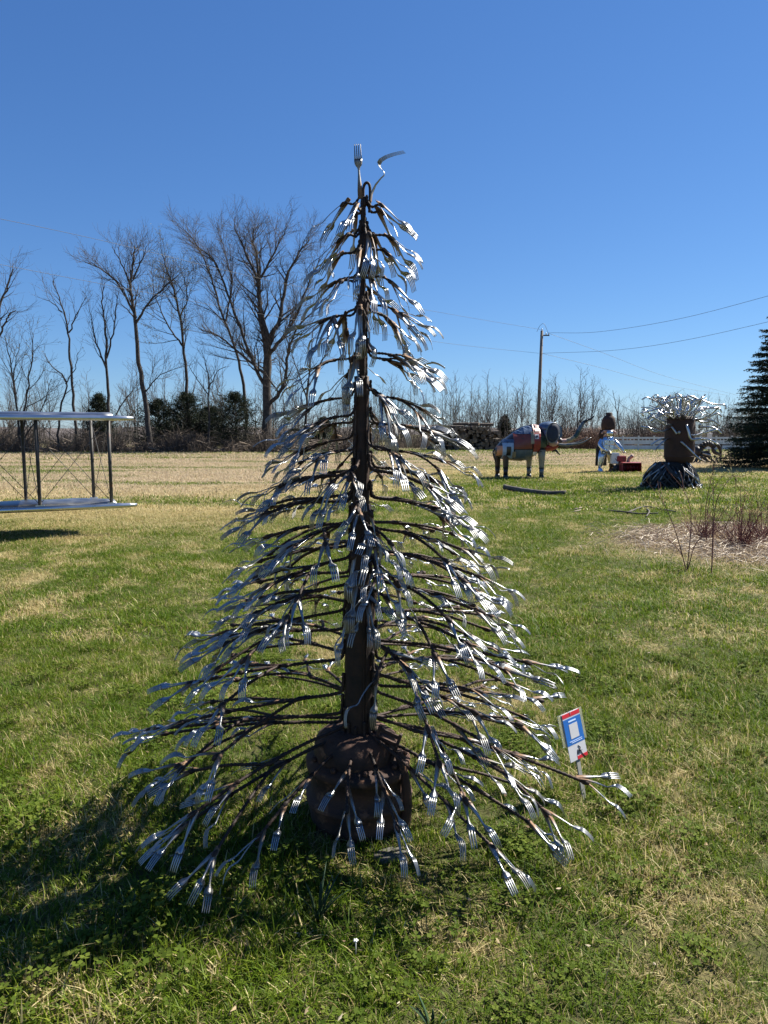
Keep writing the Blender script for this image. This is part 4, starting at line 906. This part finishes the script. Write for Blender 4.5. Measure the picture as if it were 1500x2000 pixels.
b = MB(); b.tube([card(.45, -.03, .001), card(.45, .06, .0016)], .0016, 5); b.build('clip', M['card_white'], sign)
p_ = card(.5, .9, -.006); e_ = Vector((0, 0, -.03)); b = MB(); d0 = (p_ - e_)
b.prism([e_ - rxn * .013, e_ + rxn * .013, p_ + rxn * .013, p_ - rxn * .013], nrm * -.006); edges(b.build('stake', M['stake'], sign, False), .001)

# ------------------------------------------------------------------ red-twig shrubs and dead stems
def shrub(pt, n, h, seed, label, mt='red_twig', spread=.5, buds=False, r0=.006):
    t = thing('twig_shrub', label, 'shrub', pt, group='leafless shrubs on the dead grass bed'); r_ = random.Random(seed); q, bd = MB(), MB()
    for _ in range(n):
        a = r_.uniform(0, 6.28); L = h * r_.uniform(.45, 1.1); d = Vector((cos(a) * spread * r_.random(), sin(a) * spread * r_.random(), 1)); P = bump_path(r_, Vector((r_.gauss(0, .10), r_.gauss(0, .10), -.02)), d, L, 6, .09, .0)
        q.tube(P, [lerp(r0, r0 * .35, k / 6) for k in range(7)], 4, cap=False)
        for _ in range(r_.randrange(1, 4)):
            i = r_.randrange(2, 6); d2 = (P[i + 1] - P[i]).normalized() + Vector((r_.gauss(0, .5), r_.gauss(0, .5), .1)); s = bump_path(r_, P[i], d2, L * r_.uniform(.15, .4), 3, .12, .02); q.tube(s, [r0 * .6, r0 * .45, r0 * .35, r0 * .25], 3, cap=False)
    q.build('stems', M[mt], t); return t
shrub(gp(1375, 1058), 64, .66, 1, 'low reddish twig clump in the middle of the dead grass', spread=1.5, r0=.0048)
shrub(gp(1452, 1072), 84, .76, 2, 'thick dark red twig clump at the bed edge', spread=1.4, r0=.0048)
shrub(gp(1500, 1060), 64, .8, 3, 'red twig clump cut by the picture edge', spread=1.5, r0=.0048)
def stems(pt, tips, label, leaf=None, r0=.0065):
    t = thing('twig_shrub', label, 'shrub', pt, group='leafless shrubs on the dead grass bed'); q, lf = MB(), MB(); r_ = random.Random(int(pt.x * 100))
    for tip in tips:
        P = spline([Vector((0, 0, -.02))] + [at(px, py, pt.y + (dy if isinstance(dy, (int, float)) else 0)) - pt for px, py, dy in tip], 5); n = len(P); q.tube(P, [lerp(r0, r0 * .3, k / (n - 1)) for k in range(n)], 5, cap=False)
        for _ in range(3):
            i = r_.randrange(n // 2, n - 1); s = bump_path(r_, P[i], (P[i + 1] - P[i]).normalized() + Vector((r_.gauss(0, .7), r_.gauss(0, .5), .2)), r_.uniform(.1, .3), 3, .12, .03); q.tube(s, [.0035, .003, .002, .0015], 3, cap=False)
        if leaf:
            for _ in range(leaf):
                c = P[r_.randrange(n * 2 // 3, n)] + Vector((r_.gauss(0, .05), r_.gauss(0, .05), r_.gauss(0, .06))); a = Vector((r_.gauss(0, 1), r_.gauss(0, 1), r_.gauss(0, 1))).normalized() * r_.uniform(.015, .03); w_ = a.orthogonal().normalized() * .012
                lf.add([c - a, c + w_, c + a, c - w_], [(0, 1, 2, 3)], r_.uniform(.01, 1))
    q.build('stems', M['red_twig'], t)
    if lf.v: lf.build('leaves', M['buds'], t, False)
stems(gp(1342, 1115), [[(1320, 1040, 0), (1297, 985, .1), (1262, 938, .2)], [(1350, 1010, .1), (1336, 960, .2), (1310, 925, .2)], [(1360, 1060, 0), (1396, 1040, -.2), (1428, 1026, -.3)], [(1330, 1080, .2), (1300, 1050, .3), (1270, 1040, .3)]], 'sprawling dark stems arching over the lawn before the pipe head')
stems(gp(1390, 1122), [[(1392, 1040, 0), (1393, 960, .05), (1392, 905, .1)], [(1396, 1000, .1), (1408, 960, .1), (1432, 930, .2), (1440, 950, .2)]], 'tall straight stem topped with fresh yellow-green leaves', leaf=16)
stems(gp(1380, 1070), [[(1378, 1000, 0), (1390, 930, 0), (1402, 890, .1)], [(1383, 990, .1), (1400, 945, .2), (1420, 920, .2)]], 'pair of budding stems rising from the red twig clump', leaf=12)
stems(gp(1450, 1075), [[(1470, 1030, 0), (1488, 1000, 0), (1502, 985, .1)], [(1448, 1010, .1), (1446, 960, .1), (1450, 940, .1)]], 'leaning dark stem reaching out of frame above red twigs')
# bleached straw lying over the bed
r_ = random.Random(31); q = MB()
for _ in range(3000):
    a = r_.uniform(0, 6.28); R = sqrt(r_.random()) * (1 if r_.random() < .75 else r_.uniform(.9, 1.45)); p = Vector((5.6 + 2.1 * R * cos(a), 10.0 + 1.8 * R * sin(a), r_.uniform(.01, .10))); b2 = r_.uniform(0, 6.28); l = r_.uniform(.12, .45); m1 = p + Vector((cos(b2) * l * .5, sin(b2) * l * .5, r_.uniform(.0, .07)))
    q.tube([p, m1, p + Vector((cos(b2 + .3) * l, sin(b2 + .3) * l, -.01))], r_.uniform(.0022, .0042), 3, r_.uniform(.01, 1), cap=False)
setting(q.build('dead_grass', M['straw_stem'], smooth=False), 'stuff')

# ------------------------------------------------------------------ wood and stones lying about
def branch_on_ground(pts, r, label, mt='bark_pale', name='fallen_branch'):
    P = spline(pts, 6); q = MB(); n = len(P); rr = random.Random(len(label)); q.tube(P, [r * (1 - .35 * k / (n - 1)) * rr.uniform(.88, 1.12) for k in range(n)], 9); return tag(q.build(name, M[mt]), label, 'branch')
branch_on_ground([gp(985, 958) + Vector((0, 0, .10)), gp(1010, 960) + Vector((0, 0, .06)), gp(1040, 965) + Vector((0, 0, .07)), gp(1075, 966) + Vector((0, 0, .05)), gp(1105, 967) + Vector((0, 0, .07))], .075, 'thick bowed fallen branch lying on the green lawn before the elephant')
for P, l in (([(1190, 1000), (1215, 1004), (1250, 1006), (1285, 1007)], 'long thin stick lying on the lawn before the pipe head'), ([(1225, 1004), (1258, 994), (1290, 997), (1320, 1004)], 'pale crooked stick crossing the other sticks on the lawn'), ([(1262, 996), (1268, 1004), (1262, 1012)], 'short bent stick at the end of the crossing sticks')):
    branch_on_ground([gp(*p) + Vector((0, 0, .03 + .02 * (i % 2))) for i, p in enumerate(P)], .018, l, name='stick')
for px, py, l in ((1128, 998, 'pale wood chip standing on the lawn beyond the forks'), (1126, 1003, 'flat pale wood scrap lying on the green lawn')):
    p = gp(px, py); q = MB(); q.tube([p + Vector((-.10, 0, .03)), p + Vector((0, .02, .05)), p + Vector((.10, .05, .07))], [.02, .03, .015], 6, flat=.4); tag(q.build('wood_chip', M['cut_wood']), l, 'wood chip')
b = MB(); p = gp(768, 1668); rr = random.Random(3)
pts = [(.075 * cos(a) * (1 + .15 * sin(3 * a)), 0.045 * sin(a) * (1 + .1 * cos(2 * a))) for a in [i * 2 * pi / 14 for i in range(14)]]
b.rings([[Vector((x * s, y * s + .3 * x, z)) for x, y in pts] for s, z in ((1, -.03), (1, .002), (.93, .008), (.5, .009))]); tag(b.build('flat_stone', M['concrete'], None, True, p), 'flat grey stone half sunk in turf before the drum', 'stone')

# leafy clumps in the near lawn
def clump(px, py, n, h, w, seed, label):
    p = gp(px, py); r_ = random.Random(seed); t = thing('leaf_clump', label, 'plant', p, group='leafy clumps in the near lawn')
    for _ in range(n):
        a = r_.uniform(0, 6.28); L = h * r_.uniform(.55, 1.1); ln = r_.uniform(.15, .9); q = MB(); side = Vector((-sin(a), cos(a), 0)); R = []
        for k in range(7):
            u = k / 6; c = Vector((cos(a) * (.01 + L * ln * u ** 1.5 * .8), sin(a) * (.01 + L * ln * u ** 1.5 * .8), L * u * (1 - .32 * ln * u) - .01)); hw = w * .5 * (sin(pi * min(1, .22 + .78 * u)) ** .7 if u < 1 else .02)
            R.append([c - side * hw, c - Vector((0, 0, hw * .4)), c + side * hw, c - Vector((0, 0, hw * .28))])
        q.rings(R, r_.uniform(.05, 1)); q.build('leaf', M['blue_leaf'], t)
clump(622, 1795, 17, .17, .009, 1, 'bluish clump of strap leaves in the sculpture shadow')
clump(845, 2010, 10, .10, .010, 2, 'broad-bladed green clump at the bottom edge of the lawn')
clump(255, 1800, 10, .13, .008, 3, 'small dark strap-leaf clump in the shaded lawn')
b = MB(); p = gp(695, 1866)
for k in range(5): 
    a = k * 1.257; b.ell((p.x + .0045 * cos(a), p.y + .0045 * sin(a), .05), (.0045, .0035, .0025), 8, Matrix.Rotation(a, 3, 'Z'))
b.tube([(p.x, p.y, 0), (p.x, p.y, .053)], .0016, 4); tag(b.build('white_flower', M['white_paint']), 'tiny white flower in the grass at the shadow edge', 'flower')
# ------------------------------------------------------------------ the fork tree
rng = random.Random(77)
T0 = gp(700, 1592)
tree = thing('fork_tree', 'tall conifer sculpture of rusty rebar and steel forks on a rusted drum', 'sculpture', T0)
tree.rotation_euler = (0, radians(.7), 0)
def zt(py): return at(700, py, T0.y).z
def spx(py): return (T0.y * cos(PITCH) + (CAM_H - zt(py)) * sin(PITCH)) / FPX       # metres per pixel on the trunk

# rusted drum and hub that carry it
zb = zt(1437)
def dent(z, a): return 1 + .018 * sin(3 * a + 20 * z) + .012 * sin(7 * a)
b = MB(); b.lathe([(.205, -.02), (.215, .04), (.211, .10), (.228, .104), (.230, .112), (.230, .122), (.226, .128), (.209, .132), (.205, .236), (.222, .242), (.224, .252), (.224, .268), (.218, .276), (.200, .285), (.175, .30)], 40, wob=dent)
base = b.build('base', M['rust'], tree)
b = MB(); b.lathe([(.178, .285), (.182, .30), (.18, .34), (.168, .375), (.14, .40), (.09, .412), (.0, .414)], 36, (-.012, 0, 0), wob=dent); b.build('hub', M['rust'], base); base.scale = (.97, .97, .93)
b = MB(); b.ell((0, 0, 0), (.014, .014, .012), 8); bm_ = b.mesh('bolt', M['rust'])
for k in range(9):
    a = k * 2 * pi / 9; o = bpy.data.objects.new('bolt', bm_); COL.objects.link(o); o.parent = base; o.location = (.196 * cos(a), .196 * sin(a), .296)
# slotted channel bolted against the hub
b = MB(); Mx = Matrix.Rotation(radians(-16), 3, 'Z') @ Matrix.Rotation(radians(18), 3, 'Y')
for i in range(5):
    b.box(Vector((.105, -.085, .335)) + Mx @ Vector((0, 0, (i - 2) * .034)), (.085, .012, .017), Mx)
for s in (-1, 1): b.box(Vector((.105, -.085, .335)) + Mx @ Vector((s * .045, -.002, 0)), (.012, .018, .175), Mx)
edges(b.build('channel', M['rust'], tree, False), .002)
b = MB(); b.tube(spline([(.19, -.10, .0), (.20, -.12, .12), (.185, -.11, .24), (.16, -.1, .33)], 4), [.02, .022, .022, .02, .02, .02, .02, .02, .02, .02, .02, .02, .018], 8); b.build('pipe', M['rust'], tree)

# telescoping trunk
def seg(name, p0, p1, r0, r1, extra=()):
    z0, z1 = zt(p0), zt(p1); n = 8
    prof = [(lerp(r0, r1, i / n), lerp(z0, z1, i / n)) for i in range(n + 1)]
    b = MB(); b.lathe(prof, 20, wob=lambda z, a: 1 + .02 * sin(4 * a + 9 * z))
    for k in range(4):                                   # weld seams down the pipe
        a = rng.uniform(0, 6.28); P = []
        for i in range(26):
            u = i / 25; P.append(Vector((cos(a) * (lerp(r0, r1, u) + .001), sin(a) * (lerp(r0, r1, u) + .001), lerp(z0, z1, u))))
        b.tube(P, [(.0022 + .0022 * (i % 2)) * (.6 + r0 * 9) for i in range(26)], 5)
    return b.build(name, M['rust_dark'], tree)
SEG = [(1475, 1140, .066, .058), (1160, 985, .043, .038), (1005, 735, .034, .027), (748, 570, .0185, .0155), (590, 385, .0105, .008)]
for p0, p1, r0, r1 in SEG: seg('trunk', p0, p1, r0, r1)
for py, r, hh in ((1148, .056, .05), (995, .043, .06), (742, .030, .07), (583, .022, .07), (455, .016, .10)):
    z = zt(py); b = MB(); b.lathe([(r * .72, z - hh), (r, z - hh * .8), (r * .98, z - hh * .1), (r * .8, z), (r * .5, z + .005)], 18, wob=lambda z, a: 1 + .05 * sin(5 * a))
    b.build('collar', M['rust_dark'], tree)
def rtrunk(z):
    for p0, p1, r0, r1 in reversed(SEG):
        if z >= zt(p0): return lerp(r0, r1, max(0, min(1, (z - zt(p0)) / (zt(p1) - zt(p0)))))
    return .075

# forks ------------------------------------------------------------
def fork_mesh(kind, bend, W, nt, L=.198):
    prof = [(0, 0), (.04, .002), (.08, -.001), (.104, -.005), (.116, -.004), (.130, .002), (.147, .004), (.165, .0005), (.182, -.007), (.198, -.017)]
    zf = lambda s: interp(prof, s)[0] * bend
    q = MB(); hs = [(0, .007, .0012), (.004, .0095, .0013), (.03, .0092, .0013), (.065, .0064, .0014), (.09, .0042, .0019), (.104, .0038, .0020), (.112, .0055, .0017), (.118, W * .34, .0014), (.125, W * .46, .0013), (.133, W * .5, .0012), (.142, W * .5, .0012)]
    R = []
    for s, hw, th in hs:
        z = zf(s); dish = .0016 if s > .115 else 0
        R.append([Vector((s, -hw, z + dish * -1 - th * .4)), Vector((s, 0, z + th)), Vector((s, hw, z - dish - th * .4)), Vector((s, 0, z - th))])
    q.rings(R, [s / L for s, _, _ in hs])
    pitch = W / nt
    for k in range(nt):
        yc = (k - (nt - 1) / 2) * pitch; R, A = [], []
        for s in (.141, .155, .170, .183, .192, .198):
            u = (s - .141) / .057; hw = lerp(pitch * .36, pitch * .17, u); th = lerp(.0011, .0007, u); z = zf(s); y = yc * lerp(1, .94, u)
            R.append([Vector((s, y - hw, z - th)), Vector((s, y + hw, z - th)), Vector((s, y + hw, z + th)), Vector((s, y - hw, z + th))]); A.append(s / L)
        q.rings(R, A)
    return q
FORKS = [fork_mesh('fork', bd, W, nt) for bd, W, nt in ((.8, .0285, 4), (1.1, .029, 4), (1.5, .0275, 4), (.5, .030, 4), (.9, .027, 3), (1.9, .028, 4), (4.6, .027, 4))]
FMESH = [q.mesh('fork', M['fork'], False) for q in FORKS]
for me in FMESH: me.polygons.foreach_set('use_smooth', [True] * len(me.polygons))
forks = []                                               # (matrix in the sculpture's frame, kind, branch)
def put_fork(p, d, roll, kind, br, s=1.0):
    d = Vector(d).normalized(); up = Vector((0, 0, 1)) - d * d.z
    if up.length < .05: up = Vector((-p[0], -p[1], 0)).normalized() * -1; up = up - d * up.dot(d)
    up.normalize(); side = up.cross(d)
    up2 = up * cos(roll) + side * sin(roll); s2 = up2.cross(d)
    Mx = Matrix((d, s2, up2)).transposed().to_4x4() @ Matrix.Scale(s, 4); Mx.translation = Vector(p)
    for f_ in (.5, 1.0):                                 # the sign stays readable between the branch tips
        w_ = Mx @ Vector((.198 * f_, 0, 0)) + T0; dz = w_.y * cos(PITCH) + (CAM_H - w_.z) * sin(PITCH); X = 750 + FPX * w_.x / dz; Y = 1000 - FPX * ((w_.z - CAM_H) * cos(PITCH) + w_.y * sin(PITCH)) / dz
        if 1088 < X < 1152 and 1368 < Y < 1452 and w_.y < 3.2: return
    forks.append((Mx, kind, br))

def rod(q, pts, r0, r1):                                 # rebar: ribs along the rod
    L = sum((pts[i + 1] - pts[i]).length for i in range(len(pts) - 1)); n = max(8, min(90, int(L / .0075)))
    P = []; acc = [0]
    for i in range(len(pts) - 1): acc.append(acc[-1] + (pts[i + 1] - pts[i]).length)
    j = 0
    for i in range(n + 1):
        s = L * i / n
        while j < len(acc) - 2 and acc[j + 1] < s: j += 1
        P.append(pts[j].lerp(pts[j + 1], (s - acc[j]) / max(1e-6, acc[j + 1] - acc[j])))
    q.tube(P, [lerp(r0, r1, i / n) * (1.24 if i % 2 else .86) for i in range(n + 1)], 6)
def lump(q, p, d, r):
    d = d.normalized(); q.tube([p - d * r * 2.2, p - d * r * .8, p + d * r * .4, p + d * r * 1.5], [r * .6, r * 1.15, r, r * .55], 7)

TIERS = [  # trunk pixel, radius px, tip pixel, branches, side rods
 (402, 122, 446, 5, 0), (450, 140, 520, 5, 0), (488, 146, 560, 4, 0), (535, 148, 610, 5, 0), (600, 168, 690, 5, 1), (682, 182, 765, 5, 1),
 (765, 206, 850, 5, 1), (812, 218, 885, 5, 1), (860, 236, 935, 5, 1), (912, 256, 988, 6, 1), (962, 282, 1045, 6, 1), (1015, 305, 1105, 6, 2), (1070, 328, 1160, 6, 2),
 (1125, 345, 1205, 6, 2), (1180, 372, 1255, 6, 2), (1235, 400, 1305, 6, 2), (1290, 425, 1355, 6, 2), (1345, 445, 1405, 6, 2), (1395, 470, 1470, 5, 2)]
def cyl(r, a, z): return Vector((r * cos(a), r * sin(a), z))
def make_branch(root_py, rpx, tip_py, az, side, low, scale=1.0):
    zr = zt(root_py); zt_ = zt(tip_py); s = spx(tip_py)
    R = rpx * s * scale
    if low > 0: R *= 1 - .30 * low * max(0, -sin(az)) ** 1.5
    drop = (zr - zt_); flen = .175
    Rb = max(.09, R - flen * .92); rt = rtrunk(zr) + .006
    zb_ = zr - drop * (Rb / R) * .66
    q = MB(); r0 = (.0050 if zr > 1.5 else .0066)
    sw = rng.uniform(-.10, .10)
    rise = min(.07, .025 + Rb * .08)
    P = [cyl(rt, az, zr + rise), cyl(rt + .002, az, zr + .012), cyl(rt + .022, az + sw * .1, zr - .014)]
    n = 5
    for i in range(1, n + 1):
        u = i / n; P.append(cyl(lerp(rt + .03, Rb, u), az + sw * u, lerp(zr - .018, zb_, u ** 1.18) + .010 * sin(pi * u)))
    pts = spline(P, 4); rod(q, pts, r0, r0 * .9)
    br = len(branch_mb); branch_mb.append(q)
    def cluster(pe, d, nf, fan, back=.02):
        lump(q, pe - d.normalized() * .012, d, r0 * 1.45)
        a0 = atan2(d.y, d.x); dv = d.normalized(); pit = asin(max(-1, min(1, dv.z)))
        for k in range(nf):
            off = (k - (nf - 1) / 2) * fan + rng.uniform(-.14, .14)
            p2 = pit - rng.uniform(-.16, .20) - (.15 + .25 * low) * max(0, -sin(az)) - (.40 if rng.random() < .10 else 0)
            if rng.random() < .06: p2 = pit + rng.uniform(.1, .5)
            p2 = max(p2, -1.35); a = a0 + off
            st = pe - dv * rng.uniform(.012, back + .03)
            dd = Vector((cos(a) * cos(p2), sin(a) * cos(p2), sin(p2)))
            if st.z + dd.z * .2 < .035: dd.z = (.035 - st.z) / .2
            put_fork(st + Vector((0, 0, r0 * .6)), dd, rng.gauss(0, .38), rng.choice((0, 0, 1, 1, 2, 3, 4, 5)), br, rng.uniform(.95, 1.05))
    dend = pts[-1] - pts[-4]
    cluster(pts[-1], dend, 3 if (side or rng.random() < .6) else 2, .48)
    # forks welded on alternately along the main rod
    for uu in ((.55, .76) if Rb > .42 else (.58, .76) if Rb > .25 else (.70,) if Rb > .12 else ()):
        i = int(len(pts) * (uu + rng.uniform(-.05, .05))); d = pts[i + 1] - pts[i - 1]
        for sg in ((-1, 1) if rng.random() < .6 else (rng.choice((-1, 1)),)):
            a = atan2(d.y, d.x) + sg * rng.uniform(.25, .65); p2 = atan2(d.z, hypot(d.x, d.y)) - rng.uniform(-.15, .25)
            lump(q, pts[i], d, r0 * 1.25)
            put_fork(pts[i], (cos(a) * cos(p2), sin(a) * cos(p2), sin(p2)), rng.gauss(0, .4), rng.choice((0, 1, 2, 3, 5)), br, rng.uniform(.95, 1.05))
    sides = [rng.choice((-1, 1))] if side == 1 else ([-1, 1] if side == 2 else [])
    for sg in sides:
        u0 = rng.uniform(.36, .55) if side == 2 else rng.uniform(.45, .6); i = int(len(pts) * (u0 * .8 + .2)); p0 = pts[i - 1]
        aa = az + sg * rng.uniform(.26, .42); rr = Rb * rng.uniform(.86, .99); ze = zb_ + rng.uniform(-.05, .02)
        e = cyl(rr, aa, ze); mid_ = p0.lerp(e, .5) + Vector((0, 0, .012)) 
        sp = spline([pts[i - 3], p0, mid_, e], 4); rod(q, sp, r0 * .95, r0 * .8); lump(q, p0, sp[5] - sp[3], r0 * 1.35)
        cluster(e, sp[-1] - sp[-4], 2 if rng.random() < .55 else 3, .55)
    return br
branch_mb = []
for ti, (rp, rpx, tp, nb, sd) in enumerate(TIERS):
    a0 = rng.uniform(0, 6.28); low = smooth(7, 15, ti)
    for k in range(nb):
        az = a0 + k * 2 * pi / nb + rng.uniform(-.17, .17)
        front = cos(az + pi / 2)                         # 1 when the branch points at the viewer's side
        if front > .82 and ti > 1 and rng.random() < .38: continue
        if ti > 15 and front > .62: continue            # the lowest front ones are placed below
        make_branch(rp + rng.uniform(-12, 12), rpx * rng.uniform(.90, 1.06) * (1 - .25 * smooth(.6, 1, front)), tp + rng.uniform(-10, 12), az, sd, low)
# the lowest branches, each where the photograph has it
for az, rpx, rp, tp in ((radians(-12), 505, 1395, 1520), (radians(-52), 410, 1415, 1600), (radians(190), 480, 1385, 1440), (radians(216), 430, 1405, 1530), (radians(-100), 255, 1432, 1560), (radians(-126), 350, 1432, 1590), (radians(-146), 430, 1420, 1590), (radians(-72), 290, 1425, 1600), (radians(-32), 420, 1420, 1600), (radians(165), 470, 1400, 1500), (radians(25), 430, 1400, 1500)):
    make_branch(rp, rpx, tp, az, 1 if abs(az + pi / 2) > .8 else 0, 0.0)
# the crest: a hook and two forks
b = MB(); zc = zt(388)
b.tube(spline([(.004, 0, zc - .06), (-.002, 0, zc + .03), (.008, 0, zc + .058), (.022, 0, zc + .048), (.024, 0, zc + .005), (.022, 0, zc - .05)], 5), .0055, 8); b.build('hook', M['rust_dark'], tree)
crest = len(branch_mb); branch_mb.append(MB()); lump(branch_mb[-1], Vector((0, 0, zc - .01)), Vector((0, 0, 1)), .012)
put_fork(Vector((-.012, -.012, zc - .005)), Vector((-.07, .015, 1)), 1.40, 3, crest, 1.03)
put_fork(Vector((.026, -.004, zc - .012)), Vector((.30, -.04, .95)), .35, 6, crest, 1.0)

br_objs = [q.build('branch', M['rust_dark'], tree) for q in branch_mb]
camL = Vector((0, 0, CAM_H)) - T0
order = sorted(range(len(forks)), key=lambda i: (forks[i][0].translation - camL).length)
rest = MB()
for rank, i in enumerate(order):
    Mx, kind, br = forks[i]
    if rank < 298 or br == crest:
        o = bpy.data.objects.new('fork', FMESH[kind]); COL.objects.link(o); o.parent = br_objs[br]; o.matrix_local = Mx
    else:
        q = FORKS[kind]; rest.add([Mx @ p for p in q.v], q.f, list(q.a))
if rest.v: setting(rest.build('fork', M['fork'], tree), 'stuff')
print('FORKS', len(forks), 'BRANCHES', len(branch_mb))
